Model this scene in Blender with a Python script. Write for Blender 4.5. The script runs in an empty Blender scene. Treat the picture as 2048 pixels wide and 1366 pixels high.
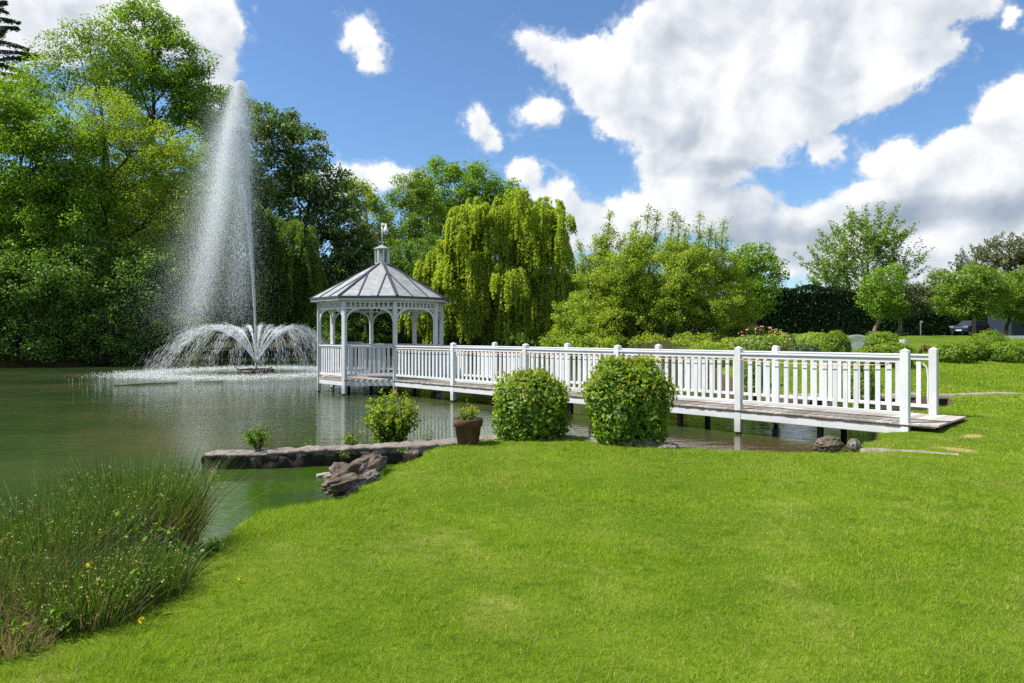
import bpy, bmesh, math, random
import numpy as np
from mathutils import Vector, Matrix
R = math.radians
rng = np.random.default_rng(7)
random.seed(7)
S = bpy.context.scene
COL = S.collection

# ------------------------------------------------------------------ camera
F, CX, HY, EYE = 1365.0, 1024.0, 668.0, 1.77
cam = bpy.data.cameras.new('camera'); cam_o = bpy.data.objects.new('camera', cam); COL.objects.link(cam_o)
cam_o.location = (0, 0, EYE); cam_o.rotation_euler = (R(90), 0, 0)
cam.sensor_width = 36; cam.lens = 36 * F / 2048; cam.shift_y = -15 / 2048; cam.clip_end = 3000; cam.clip_start = .05
S.camera = cam_o

# ------------------------------------------------------------------ light
SUN_AZ, SUN_EL = R(-97), R(54)          # azimuth clockwise from +Y
sun_dir = Vector((math.sin(SUN_AZ) * math.cos(SUN_EL), math.cos(SUN_AZ) * math.cos(SUN_EL), math.sin(SUN_EL)))
sl = bpy.data.lights.new('sun', 'SUN'); sl.energy = 4.6; sl.angle = R(.5); sl.color = (1, .955, .88)
so = bpy.data.objects.new('sun', sl); COL.objects.link(so); so.rotation_euler = sun_dir.to_track_quat('Z', 'Y').to_euler()
S.view_settings.view_transform = 'Standard'; S.view_settings.look = 'None'
S.view_settings.exposure = 0.85; S.view_settings.gamma = 1
S.cycles.max_bounces = 8; S.cycles.diffuse_bounces = 5; S.cycles.transmission_bounces = 3; S.cycles.glossy_bounces = 3
S.cycles.use_denoising = False

W = bpy.data.worlds.new('World'); S.world = W; W.use_nodes = True
wn = W.node_tree.nodes; wl = W.node_tree.links
wn.clear()


class NT:
    """small helper for node trees"""
    def __init__(s, nt): s.nt = nt; s.n = nt.nodes; s.l = nt.links
    def new(s, t, **k):
        n = s.n.new(t)
        for a, b in k.items(): setattr(n, a, b)
        return n
    def put(s, sock, v):
        if v is None: return
        if isinstance(v, bpy.types.NodeSocket): s.l.new(v, sock)
        else: sock.default_value = v
    def math(s, op, a=None, b=None, c=None, clamp=False):
        n = s.new('ShaderNodeMath', operation=op, use_clamp=clamp)
        for i, v in enumerate((a, b, c)): s.put(n.inputs[i], v)
        return n.outputs[0]
    def noise(s, vec, scale, detail=3, rough=.5, dist=0, out=0):
        n = s.new('ShaderNodeTexNoise'); s.put(n.inputs['Vector'], vec)
        n.inputs['Scale'].default_value = scale; n.inputs['Detail'].default_value = detail
        n.inputs['Roughness'].default_value = rough; n.inputs['Distortion'].default_value = dist
        return n.outputs[out]
    def ramp(s, fac, stops, interp='LINEAR'):
        n = s.new('ShaderNodeValToRGB'); s.put(n.inputs[0], fac); cr = n.color_ramp; cr.interpolation = interp
        while len(cr.elements) > 1: cr.elements.remove(cr.elements[-1])
        cr.elements[0].position = stops[0][0]; cr.elements[0].color = (*stops[0][1], 1)
        for p, c in stops[1:]:
            e = cr.elements.new(p); e.color = (*c, 1)
        return n.outputs[0]
    def maprange(s, v, a, b, c=0., d=1., smooth=True):
        n = s.new('ShaderNodeMapRange', interpolation_type='SMOOTHSTEP' if smooth else 'LINEAR')
        s.put(n.inputs[0], v)
        for i, x in enumerate((a, b, c, d)): s.put(n.inputs[i + 1], x)
        return n.outputs[0]
    def mixc(s, f, a, b, blend='MIX'):
        n = s.new('ShaderNodeMix', data_type='RGBA', blend_type=blend)
        s.put(n.inputs[0], f); s.put(n.inputs[6], a if not isinstance(a, tuple) else (*a[:3], 1)); s.put(n.inputs[7], b if not isinstance(b, tuple) else (*b[:3], 1))
        return n.outputs[2]


def c4(c): return (*c, 1)


# clouds: soft ellipses in azimuth / elevation broken up by noise
CL = [(1095, 105, 80, 38, -22), (1200, 150, 130, 75, -20), (1340, 120, 130, 110, 0), (1480, 80, 230, 160, 0), (1720, 60, 230, 110, 8),
      (1900, 20, 110, 55, 10), (1865, 100, 65, 42, 0), (1440, 260, 190, 95, 0), (1570, 210, 130, 85, 15), (1380, 350, 125, 80, 0),
      (1320, 425, 190, 62, 0), (1460, 430, 120, 60, 0), (1650, 235, 90, 50, 20), (1760, 180, 110, 45, 20),
      (1930, 330, 180, 85, 18), (2040, 240, 90, 90, 0), (1790, 310, 75, 35, 5), (1760, 410, 170, 60, 0), (1920, 440, 270, 90, 0), (1590, 440, 95, 42, 0),
      (1660, 300, 55, 30, 0), (1740, 490, 330, 55, 0), (1620, 530, 120, 40, 0), (1900, 560, 260, 60, 0), (2150, 400, 200, 200, 0), (2100, 60, 60, 30, 0),
      (716, 66, 46, 34, -20), (742, 104, 34, 42, 0), (952, 238, 34, 32, 0), (972, 268, 27, 32, 0), (1075, 232, 60, 27, 4),
      (760, 350, 100, 36, -8), (830, 365, 60, 26, 0), (690, 350, 55, 32, 0), (1050, 340, 50, 38, 0), (1110, 390, 70, 42, -20), (1180, 450, 110, 62, 0),
      (40, 40, 180, 80, 0), (250, 30, 210, 75, 0), (400, 50, 95, 85, 0), (432, 115, 62, 75, 0), (455, 165, 45, 55, 0), (-150, 150, 200, 120, 0),
      (2018, 40, 30, 24, 0), (1270, 235, 90, 50, -30)]
DK = [(1410, 310, 150, 50, 0, .3), (1400, 335, 110, 26, 0, .55), (1540, 410, 120, 55, 0, .5), (1480, 470, 150, 45, 0, .45), (1870, 425, 190, 42, 0, .75), (1700, 465, 170, 30, 0, .3),
      (1560, 490, 130, 60, 0, .7), (2020, 420, 100, 60, 0, .6), (1620, 90, 60, 40, 0, .25), (800, 352, 60, 14, -8, .35), (150, 20, 70, 25, 0, .25), (1900, 530, 250, 50, 0, .45), (1350, 160, 120, 30, 0, .12)]


def azel(x, y):
    a = math.atan((x - CX) / F); e = math.atan((HY - y) / F * math.cos(a)); return a, e


def ell(g, P, e, prev=None):
    if prev is not None:      # chained so that only one ellipse is evaluated at a time
        ch = g.new('ShaderNodeVectorMath', operation='MULTIPLY_ADD'); g.l.new(prev, ch.inputs[0]); ch.inputs[1].default_value = (0, 0, 1e-6); g.l.new(P, ch.inputs[2]); P = ch.outputs[0]
    a, el_ = azel(e[0], e[1])
    n = g.new('ShaderNodeMapping', vector_type='TEXTURE'); g.put(n.inputs[0], P)
    n.inputs[1].default_value = (a, el_, 0); n.inputs[2].default_value = (0, 0, R(e[4]))
    n.inputs[3].default_value = (e[2] / F * math.cos(a) ** 1.5, e[3] / F * math.cos(a), 1)
    v = g.new('ShaderNodeVectorMath', operation='LENGTH'); g.l.new(n.outputs[0], v.inputs[0])
    return g.math('MULTIPLY', g.math('SUBTRACT', 1., v.outputs['Value']), min(1.7, .15 + min(e[2], e[3]) / 52) if e in CL else 1.)


dg = bpy.data.node_groups.new('cloud_density', 'ShaderNodeTree')
dg.interface.new_socket('P', in_out='INPUT', socket_type='NodeSocketVector')
dg.interface.new_socket('D', in_out='OUTPUT', socket_type='NodeSocketFloat')
g = NT(dg); gi = g.new('NodeGroupInput'); go = g.new('NodeGroupOutput'); P = gi.outputs[0]
n1 = g.noise(P, 11, 6, .6, out=1)
wv = g.new('ShaderNodeVectorMath', operation='SUBTRACT'); g.l.new(n1, wv.inputs[0]); wv.inputs[1].default_value = (.5, .5, .5)
ws = g.new('ShaderNodeVectorMath', operation='MULTIPLY_ADD'); g.l.new(wv.outputs[0], ws.inputs[0]); ws.inputs[1].default_value = (.085, .06, 0); g.l.new(P, ws.inputs[2])
Pw = ws.outputs[0]
acc = None
for e in CL:
    v = ell(g, Pw, e, acc)
    acc = v if acc is None else g.math('SMOOTH_MAX', acc, v, .12)
# loose cloud field away from the view
sp = g.new('ShaderNodeSeparateXYZ'); g.l.new(P, sp.inputs[0])
far = g.maprange(g.math('ABSOLUTE', sp.outputs[0]), .75, 1.0)
hi = g.maprange(sp.outputs[1], .52, .7)
msk = g.math('MAXIMUM', far, hi)
fld = g.math('MULTIPLY', g.math('SUBTRACT', g.noise(P, 3.1, 3, .5), .5), 3.)
acc = g.math('MAXIMUM', acc, g.math('ADD', fld, g.math('MULTIPLY', g.math('SUBTRACT', msk, 1.), 4.)))
acc = g.math('MINIMUM', acc, .75)
fb = g.math('SUBTRACT', g.noise(P, 17, 11, .66), .5)
fb2 = g.math('SUBTRACT', g.noise(P, 7, 4, .55), .5)
D = g.math('ADD', acc, g.math('ADD', g.math('MULTIPLY', fb, 1.5), g.math('MULTIPLY', fb2, .5)))
g.l.new(D, go.inputs[0])

w = NT(W.node_tree)
tc = w.new('ShaderNodeTexCoord'); sx = w.new('ShaderNodeSeparateXYZ'); w.l.new(tc.outputs['Generated'], sx.inputs[0])
az = w.math('ARCTAN2', sx.outputs[0], sx.outputs[1])
hyp = w.math('SQRT', w.math('ADD', w.math('MULTIPLY', sx.outputs[0], sx.outputs[0]), w.math('MULTIPLY', sx.outputs[1], sx.outputs[1])))
el = w.math('ARCTAN2', sx.outputs[2], hyp)
cb = w.new('ShaderNodeCombineXYZ'); w.put(cb.inputs[0], az); w.put(cb.inputs[1], el)
def dens(vec):
    n = w.new('ShaderNodeGroup'); n.node_tree = dg; w.l.new(vec, n.inputs[0]); return n.outputs[0]
D0 = dens(cb.outputs[0])
off = w.new('ShaderNodeVectorMath', operation='ADD'); w.l.new(cb.outputs[0], off.inputs[0]); off.inputs[1].default_value = (-.012, .016, 0)
D1 = dens(off.outputs[0])
wz = w.math('SUBTRACT', w.noise(cb.outputs[0], 34, 9, .68, 1.2), .5)
halo = w.math('MULTIPLY', w.maprange(w.math('ADD', D0, w.math('MULTIPLY', wz, 1.5)), -.25, .55), .55)
alpha = w.math('MAXIMUM', w.maprange(w.math('ADD', D0, w.math('MULTIPLY', wz, .35)), -.06, .34), halo)
off2 = w.new('ShaderNodeVectorMath', operation='ADD'); w.l.new(cb.outputs[0], off2.inputs[0]); off2.inputs[1].default_value = (-.020, .030, 0)
rel = w.math('SUBTRACT', w.noise(cb.outputs[0], 9, 6, .5, .3), w.noise(off2.outputs[0], 9, 6, .5, .3))
lit = w.math('ADD', w.math('MULTIPLY', w.math('SUBTRACT', D0, D1), .22), w.math('MULTIPLY', rel, 1.05))
dark = None
for e in DK:
    v = w.math('MULTIPLY', w.math('MULTIPLY', ell(w, cb.outputs[0], e, dark), 1.4, clamp=True), e[5])
    dark = v if dark is None else w.math('ADD', dark, v)
thick = w.maprange(D0, .15, 1.1)
br = w.math('SUBTRACT', w.math('ADD', 1.0, lit), w.math('MULTIPLY', thick, .12))
br = w.math('SUBTRACT', br, w.math('MULTIPLY', dark, w.math('ADD', .40, w.math('MULTIPLY', fb_ := w.math('SUBTRACT', w.noise(cb.outputs[0], 10, 4, .5), .5), .8))))
br = w.math('MINIMUM', w.math('MAXIMUM', br, .3), 1.15)
ccol = w.ramp(w.maprange(br, .3, 1.1, smooth=False), [(0, (.24, .31, .42)), (.5, (.50, .56, .64)), (.8, (.80, .83, .87)), (1, (1, 1, 1))])
cs = w.new('ShaderNodeVectorMath', operation='SCALE'); w.l.new(ccol, cs.inputs[0]); cs.inputs['Scale'].default_value = 5.0
sky = w.new('ShaderNodeTexSky', sky_type='NISHITA', sun_disc=False, sun_elevation=SUN_EL, sun_rotation=SUN_AZ, altitude=100, air_density=1.0, dust_density=.6, ozone_density=2.6)
skc = w.mixc(1., sky.outputs[0], (.55, .68, .785), 'MULTIPLY')
mx = w.mixc(alpha, skc, cs.outputs[0])
bg = w.new('ShaderNodeBackground'); w.l.new(mx, bg.inputs[0]); bg.inputs[1].default_value = .12
ow = w.new('ShaderNodeOutputWorld'); w.l.new(bg.outputs[0], ow.inputs[0])
W.cycles.sampling_method = 'MANUAL'; W.cycles.sample_map_resolution = 512

# ------------------------------------------------------------------ helpers
def tag(o, label=None, cat=None, group=None, kind=None):
    if label: o['label'] = label
    if cat: o['category'] = cat
    if group: o['group'] = group
    if kind: o['kind'] = kind
    return o


def empty(name, loc, label=None, cat=None, group=None):
    o = bpy.data.objects.new(name, None); COL.objects.link(o); o.location = loc; o.empty_display_size = .2
    return tag(o, label, cat, group)


def W3(px, py, Z): return Vector(((px - CX) / F * Z, Z, EYE + (HY - py) / F * Z))


class MB:
    def __init__(s): s.v = []; s.f = []; s.m = []; s.sm = []
    def add(s, vs, fs, mi=0, smooth=False):
        b = len(s.v); s.v += [tuple(x) for x in vs]
        for f in fs: s.f.append([b + i for i in f]); s.m.append(mi); s.sm.append(smooth)
    def box(s, c, size, rot=0, mi=0, M=None, taper=1):
        x, y, z = (k / 2 for k in size); vs = []
        for dz in (-1, 1):
            t = taper if dz > 0 else 1
            for dx, dy in ((-1, -1), (1, -1), (1, 1), (-1, 1)): vs.append(Vector((dx * x * t, dy * y * t, dz * z)))
        m = M if M is not None else Matrix.Rotation(rot, 3, 'Z')
        s.add([m @ q + Vector(c) for q in vs], [(3, 2, 1, 0), (4, 5, 6, 7), (0, 1, 5, 4), (1, 2, 6, 5), (2, 3, 7, 6), (3, 0, 4, 7)], mi)
    def beam(s, a, b, wd, h, mi=0):
        """box from a to b (centre line), width wd across, h in height"""
        a = Vector(a); b = Vector(b); d = (b - a).normalized(); side = d.cross(Vector((0, 0, 1)))
        side = side.normalized() if side.length > 1e-4 else Vector((1, 0, 0)); up = side.cross(d)
        vs = []
        for p in (a, b):
            for i, j in ((-1, -1), (1, -1), (1, 1), (-1, 1)): vs.append(p + side * i * wd / 2 + up * j * h / 2)
        s.add(vs, [(3, 2, 1, 0), (4, 5, 6, 7), (0, 1, 5, 4), (1, 2, 6, 5), (2, 3, 7, 6), (3, 0, 4, 7)], mi)
    def tube(s, pts, rad, n=8, mi=0, cap=True):
        pts = [Vector(p) for p in pts]
        if not hasattr(rad, '__len__'): rad = [rad] * len(pts)
        vs = []; fs = []; pu = None
        for i, p in enumerate(pts):
            d = (pts[min(i + 1, len(pts) - 1)] - pts[max(i - 1, 0)]).normalized()
            if pu is None: pu = d.orthogonal().normalized()
            u = (pu - d * pu.dot(d)).normalized(); pu = u; v = d.cross(u)
            for k in range(n):
                a = 2 * math.pi * k / n; vs.append(p + (u * math.cos(a) + v * math.sin(a)) * rad[i])
        for i in range(len(pts) - 1):
            for k in range(n):
                k2 = (k + 1) % n; fs.append((i * n + k, i * n + k2, (i + 1) * n + k2, (i + 1) * n + k))
        if cap: fs.append(tuple(range(n))[::-1]); fs.append(tuple((len(pts) - 1) * n + k for k in range(n)))
        s.add(vs, fs, mi, True)
    def lathe(s, c, prof, n=16, mi=0, smooth=True, cap=True, a0=0):
        c = Vector(c); vs = []; fs = []
        for r, z in prof:
            for k in range(n):
                a = a0 + 2 * math.pi * k / n; vs.append(c + Vector((r * math.cos(a), r * math.sin(a), z)))
        for i in range(len(prof) - 1):
            for k in range(n):
                k2 = (k + 1) % n; fs.append((i * n + k, i * n + k2, (i + 1) * n + k2, (i + 1) * n + k))
        if cap:
            fs.append(tuple(range(n))[::-1]); fs.append(tuple((len(prof) - 1) * n + k for k in range(n)))
        s.add(vs, fs, mi, smooth)
    def build(s, name, mat, parent=None, bevel=0):
        o = s_obj = None
        vs = s.v
        if parent is not None:
            L = parent_world(parent); vs = [(x - L.x, y - L.y, z - L.z) for x, y, z in vs]
        me = bpy.data.meshes.new(name); me.from_pydata(vs, [], s.f); me.update()
        mats = mat if isinstance(mat, (list, tuple)) else [mat]
        for m in mats: me.materials.append(m)
        me.polygons.foreach_set('material_index', s.m); me.polygons.foreach_set('use_smooth', s.sm)
        o = bpy.data.objects.new(name, me); COL.objects.link(o); o.parent = parent
        if bevel:
            b = o.modifiers.new('bevel', 'BEVEL'); b.width = bevel; b.segments = 1; b.limit_method = 'ANGLE'
        return o


def parent_world(p):
    L = Vector(p.location)
    while p.parent is not None: p = p.parent; L = L + Vector(p.location)
    return L


def np_mesh(name, V, nper, mat, parent=None, quads=True, smooth=False):
    """V: (N, nper, 3) polygons, nper = 3 or 4 verts each"""
    V = np.asarray(V, dtype=np.float32); N = V.shape[0]
    if parent is not None: V = V - np.array(parent_world(parent), dtype=np.float32)
    me = bpy.data.meshes.new(name)
    me.vertices.add(N * nper); me.vertices.foreach_set('co', V.reshape(-1))
    me.loops.add(N * nper); me.loops.foreach_set('vertex_index', np.arange(N * nper, dtype=np.int32))
    me.polygons.add(N); me.polygons.foreach_set('loop_start', np.arange(0, N * nper, nper, dtype=np.int32))
    me.update(calc_edges=True); me.materials.append(mat)
    o = bpy.data.objects.new(name, me); COL.objects.link(o); o.parent = parent
    return o


def idx_mesh(name, V, Fc, mat, parent=None, smooth=True):
    V = np.asarray(V, dtype=np.float32); Fc = np.asarray(Fc, dtype=np.int32)
    if parent is not None: V = V - np.array(parent_world(parent), dtype=np.float32)
    me = bpy.data.meshes.new(name); k = Fc.shape[1]
    me.vertices.add(len(V)); me.vertices.foreach_set('co', V.reshape(-1))
    me.loops.add(len(Fc) * k); me.loops.foreach_set('vertex_index', Fc.reshape(-1))
    me.polygons.add(len(Fc)); me.polygons.foreach_set('loop_start', np.arange(0, len(Fc) * k, k, dtype=np.int32))
    me.update(calc_edges=True); me.materials.append(mat)
    me.polygons.foreach_set('use_smooth', [smooth] * len(Fc))
    o = bpy.data.objects.new(name, me); COL.objects.link(o); o.parent = parent
    return o


def unit(a): return a / (np.linalg.norm(a, axis=-1, keepdims=True) + 1e-9)


def leaves(C, size, aspect=.6, up=.35, fold=.15, D=None, Nrm=None, var=.35):
    """diamond shaped leaf quads with a slight fold"""
    N = len(C)
    nrm = unit(rng.normal(size=(N, 3)) + np.array([0, 0, up * 2])) if Nrm is None else unit(Nrm + rng.normal(size=(N, 3)) * .5)
    d = rng.normal(size=(N, 3)) if D is None else D + rng.normal(size=(N, 3)) * .25
    d = unit(d - nrm * np.sum(d * nrm, 1, keepdims=True)); s = np.cross(nrm, d)
    L = (size * (1 + var * rng.uniform(-1, 1, N)))[:, None]; Wd = L * aspect
    return np.stack([C - d * L * .5, C + s * Wd * .5 + nrm * L * fold, C + d * L * .5, C - s * Wd * .5 + nrm * L * fold], 1)


# ------------------------------------------------------------------ materials
def mat(name):
    m = bpy.data.materials.new(name); m.use_nodes = True; m.node_tree.nodes.clear(); return m, NT(m.node_tree)


def finish(g, sh, disp=None):
    o = g.new('ShaderNodeOutputMaterial'); g.l.new(sh, o.inputs[0])


def principled(g, col, rough=.6, spec=.5, normal=None, metal=0., **k):
    n = g.new('ShaderNodeBsdfPrincipled'); g.put(n.inputs['Base Color'], c4(col) if isinstance(col, tuple) else col)
    g.put(n.inputs['Roughness'], rough); g.put(n.inputs['Specular IOR Level'], spec); g.put(n.inputs['Metallic'], metal)
    if normal is not None: g.l.new(normal, n.inputs['Normal'])
    for a, b in k.items(): g.put(n.inputs[a], b)
    return n.outputs[0]


def bump(g, h, strength=.3, dist=.02, normal=None):
    n = g.new('ShaderNodeBump'); g.l.new(h, n.inputs['Height']); n.inputs['Strength'].default_value = strength; n.inputs['Distance'].default_value = dist
    if normal is not None: g.l.new(normal, n.inputs['Normal'])
    return n.outputs[0]


def leafmat(name, dark, mid, light, trans=.4, gloss=.08, nscale=.8, tcol=None, rough=.4):
    m, g = mat(name)
    geo = g.new('ShaderNodeNewGeometry'); tcd = g.new('ShaderNodeTexCoord')
    nz = g.noise(tcd.outputs['Object'], nscale, 3, .6)
    f = g.math('ADD', g.math('MULTIPLY', geo.outputs['Random Per Island'], .55), g.math('MULTIPLY', g.math('SUBTRACT', nz, .25), .95), clamp=True)
    col = g.ramp(f, [(.1, dark), (.5, mid), (.92, light)])
    d = g.new('ShaderNodeBsdfDiffuse'); g.l.new(col, d.inputs[0])
    t = g.new('ShaderNodeBsdfTranslucent')
    tc_ = g.mixc(1., col, tcol or (1.35, 1.45, .55), 'MULTIPLY'); g.l.new(tc_, t.inputs[0])
    mx = g.new('ShaderNodeMixShader'); mx.inputs[0].default_value = trans; g.l.new(d.outputs[0], mx.inputs[1]); g.l.new(t.outputs[0], mx.inputs[2])
    gl = g.new('ShaderNodeBsdfGlossy'); gl.inputs['Roughness'].default_value = .55; gl.inputs[0].default_value = (.8, .9, .7, 1)
    m2 = g.new('ShaderNodeMixShader'); m2.inputs[0].default_value = gloss * .45; g.l.new(mx.outputs[0], m2.inputs[1]); g.l.new(gl.outputs[0], m2.inputs[2])
    finish(g, m2.outputs[0]); return m


LM = {
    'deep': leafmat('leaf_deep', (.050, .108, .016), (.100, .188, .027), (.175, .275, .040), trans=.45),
    'mid': leafmat('leaf_mid', (.080, .150, .013), (.160, .250, .022), (.250, .350, .033), trans=.5),
    'bright': leafmat('leaf_bright', (.085, .165, .008), (.160, .275, .013), (.240, .360, .022), trans=.5),
    'lime': leafmat('leaf_lime', (.140, .205, .012), (.250, .325, .020), (.360, .430, .035), trans=.5),
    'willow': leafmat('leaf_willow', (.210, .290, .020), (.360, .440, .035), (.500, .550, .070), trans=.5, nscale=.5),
    'wdark': leafmat('leaf_willow_dull', (.08, .14, .018), (.14, .22, .028), (.21, .30, .04), trans=.45),  # duller, darker green leaves of the smaller willow
    'chest': leafmat('leaf_chestnut', (.050, .100, .020), (.095, .165, .032), (.165, .245, .052), trans=.42, gloss=.1),
    'conifer': leafmat('leaf_conifer', (.030, .055, .025), (.050, .080, .036), (.085, .12, .055), trans=.1, gloss=.04),
    'pine': leafmat('leaf_pine', (.075, .100, .040), (.130, .155, .070), (.24, .24, .125), trans=.2, gloss=.05),
    'yew': leafmat('leaf_hedge', (.010, .022, .008), (.017, .036, .011), (.030, .055, .016), trans=.1, gloss=.03),
    'laurel': leafmat('leaf_laurel', (.045, .115, .005), (.125, .225, .009), (.290, .380, .016), trans=.5, gloss=.07, nscale=6),
    'tip': leafmat('leaf_new_growth', (.20, .26, .016), (.29, .33, .022), (.34, .24, .05), trans=.5, gloss=.05, nscale=12),
    'weed': leafmat('leaf_weed', (.07, .16, .012), (.13, .25, .02), (.20, .34, .03), trans=.45, nscale=9),
    'redleaf': leafmat('leaf_bronze', (.10, .05, .02), (.18, .10, .03), (.22, .17, .04), trans=.4, nscale=6),
}


def flat(name, c, rough=.6, spec=.4, nz=.12, scale=8, bmp=0., metal=0.):
    m, g = mat(name); t = g.new('ShaderNodeTexCoord')
    n = g.noise(t.outputs['Object'], scale, 5, .6)
    col = g.mixc(n, tuple(x * (1 - nz) for x in c), tuple(min(1, x * (1 + nz)) for x in c))
    nr = bump(g, n, bmp, .02) if bmp else None
    finish(g, principled(g, col, rough, spec, nr, metal)); return m


def bark(name, a, b):
    m, g = mat(name); t = g.new('ShaderNodeTexCoord')
    mp = g.new('ShaderNodeMapping'); g.l.new(t.outputs['Object'], mp.inputs[0]); mp.inputs[3].default_value = (7, 7, 1.2)
    n = g.noise(mp.outputs[0], 2.2, 5, .65)
    col = g.ramp(n, [(.3, a), (.7, b)])
    finish(g, principled(g, col, .9, .2, bump(g, n, .8, .05))); return m


BK = bark('bark_dark', (.025, .02, .014), (.085, .07, .05))
BKL = bark('bark_light', (.09, .065, .045), (.26, .20, .15))


def white_paint(name='white_paint', c=(.60, .61, .625), wear=.8):
    m, g = mat(name); t = g.new('ShaderNodeTexCoord'); geo = g.new('ShaderNodeNewGeometry')
    mp = g.new('ShaderNodeMapping'); g.l.new(geo.outputs['Position'], mp.inputs[0]); mp.inputs[3].default_value = (1, 1, .25)
    n = g.noise(mp.outputs[0], 22, 6, .7); n2 = g.noise(geo.outputs['Position'], 2.5, 4, .6)
    col = g.mixc(g.maprange(n2, .3, .75), c, (c[0] * .86, c[1] * .87, c[2] * .86))
    chip = g.math('MULTIPLY', g.maprange(n, .62, .72), g.maprange(n2, .5, .68))
    col = g.mixc(g.math('MULTIPLY', chip, wear), col, (.22, .19, .155))
    zz = g.new('ShaderNodeSeparateXYZ'); g.l.new(geo.outputs['Position'], zz.inputs[0])
    gr = g.maprange(g.math('ADD', zz.outputs[2], g.math('MULTIPLY', g.math('SUBTRACT', n, .5), .35)), .34, .10)
    col = g.mixc(g.math('MULTIPLY', gr, .55), col, (.22, .23, .17))
    streak = g.new('ShaderNodeMapping'); g.l.new(geo.outputs['Position'], streak.inputs[0]); streak.inputs[3].default_value = (14, 14, 1.3)
    col = g.mixc(g.math('MULTIPLY', g.maprange(g.noise(streak.outputs[0], 2, 4, .6), .52, .75), .35 * wear), col, (.42, .43, .40))
    finish(g, principled(g, col, .45, .4, bump(g, n, .15, .004))); return m


WP = white_paint()
WPW = white_paint('white_paint_weathered', (.54, .55, .55), 1.0)


def planks():
    m, g = mat('weathered_planks'); geo = g.new('ShaderNodeNewGeometry')
    mp = g.new('ShaderNodeMapping'); g.l.new(geo.outputs['Position'], mp.inputs[0]); mp.inputs[2].default_value = (0, 0, R(-44)); mp.inputs[3].default_value = (1, 1, 1)
    mp2 = g.new('ShaderNodeMapping'); g.l.new(mp.outputs[0], mp2.inputs[0]); mp2.inputs[3].default_value = (2, 30, 8)
    n = g.noise(mp2.outputs[0], 2, 5, .7)
    f = g.math('ADD', g.math('MULTIPLY', geo.outputs['Random Per Island'], .5), g.math('MULTIPLY', n, .5))
    col = g.ramp(f, [(.2, (.22, .185, .15)), (.5, (.36, .315, .27)), (.85, (.50, .46, .41))])
    finish(g, principled(g, col, .85, .25, bump(g, n, .4, .01))); return m


PL = planks()


def lead():
    m, g = mat('zinc_roofing'); geo = g.new('ShaderNodeNewGeometry')
    mp = g.new('ShaderNodeMapping'); g.l.new(geo.outputs['Position'], mp.inputs[0]); mp.inputs[3].default_value = (3, 3, 1)
    n = g.noise(mp.outputs[0], 1.6, 6, .65); n2 = g.noise(geo.outputs['Position'], 18, 4, .6)
    col = g.ramp(n, [(.3, (.20, .205, .205)), (.55, (.30, .305, .30)), (.75, (.40, .395, .375))])
    finish(g, principled(g, col, .5, .5, bump(g, n2, .1, .01), .15)); return m


ZN = lead()
DKL = flat('dark_lead', (.045, .05, .06), .55, .4)
DKM = flat('dark_wet_wood', (.028, .022, .016), .7, .4, .4, 20, .5)
BLK = flat('black_plastic', (.02, .02, .022), .45)


def rockmat(name, a, b, c, moss=0.):
    m, g = mat(name); t = g.new('ShaderNodeNewGeometry')
    n = g.noise(t.outputs['Position'], 5, 8, .7); n2 = g.noise(t.outputs['Position'], 38, 6, .7)
    f = g.math('ADD', g.math('MULTIPLY', n, .6), g.math('MULTIPLY', n2, .4))
    col = g.ramp(f, [(.34, a), (.5, b), (.64, c)])
    if moss:
        n3 = g.noise(t.outputs['Position'], 4.2, 5, .7)
        col = g.mixc(g.math('MULTIPLY', g.maprange(n3, .5, .62), moss), col, (.06, .09, .015))
    finish(g, principled(g, col, .9, .25, bump(g, f, 1., .04))); return m


RK_BROWN = rockmat('rock_brown', (.030, .022, .017), (.105, .075, .058), (.27, .215, .17), .55)
RK_GREY = rockmat('rock_grey', (.05, .045, .04), (.17, .15, .13), (.40, .36, .31), .25)
RK_SLAB = rockmat('rock_slab', (.10, .08, .065), (.26, .22, .19), (.46, .40, .36), .2)
RK_DARK = rockmat('rock_dark', (.008, .007, .005), (.035, .028, .02), (.13, .10, .075), .5)
KERB = rockmat('edging_stone', (.13, .11, .085), (.30, .26, .21), (.46, .42, .35), .3)

# grass blades
GB, g = mat('grass_blade')
geo = g.new('ShaderNodeNewGeometry')
na = g.noise(geo.outputs['Position'], .55, 4, .6); nb = g.noise(geo.outputs['Position'], 3.2, 4, .6); nc = g.noise(geo.outputs['Position'], 1.4, 5, .65)
f = g.math('ADD', g.math('MULTIPLY', geo.outputs['Random Per Island'], .50), g.math('ADD', g.math('MULTIPLY', na, .30), g.math('MULTIPLY', nb, .40)), clamp=True)
colg = g.ramp(f, [(.20, (.062, .150, .005)), (.48, (.160, .285, .010)), (.85, (.360, .460, .045))])
colg = g.mixc(g.math('MULTIPLY', g.maprange(nc, .52, .74), .4), colg, (.38, .35, .09))
wn_ = g.new('ShaderNodeTexWhiteNoise', noise_dimensions='1D'); g.l.new(geo.outputs['Random Per Island'], wn_.inputs['W'])
colg = g.mixc(g.math('MULTIPLY', g.math('GREATER_THAN', wn_.outputs[0], g.maprange(nc, .35, .7, .975, .78)), .8), colg, (.52, .46, .20))
colg = g.mixc(g.math('MULTIPLY', g.maprange(g.noise(geo.outputs['Position'], 6.5, 4, .65), .54, .66), .55), colg, (.065, .17, .012))
dd = g.new('ShaderNodeBsdfDiffuse'); g.l.new(colg, dd.inputs[0]); tt = g.new('ShaderNodeBsdfTranslucent'); g.l.new(g.mixc(1., colg, (1.25, 1.3, .6), 'MULTIPLY'), tt.inputs[0])
mm = g.new('ShaderNodeMixShader'); mm.inputs[0].default_value = .42; g.l.new(dd.outputs[0], mm.inputs[1]); g.l.new(tt.outputs[0], mm.inputs[2])
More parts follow.
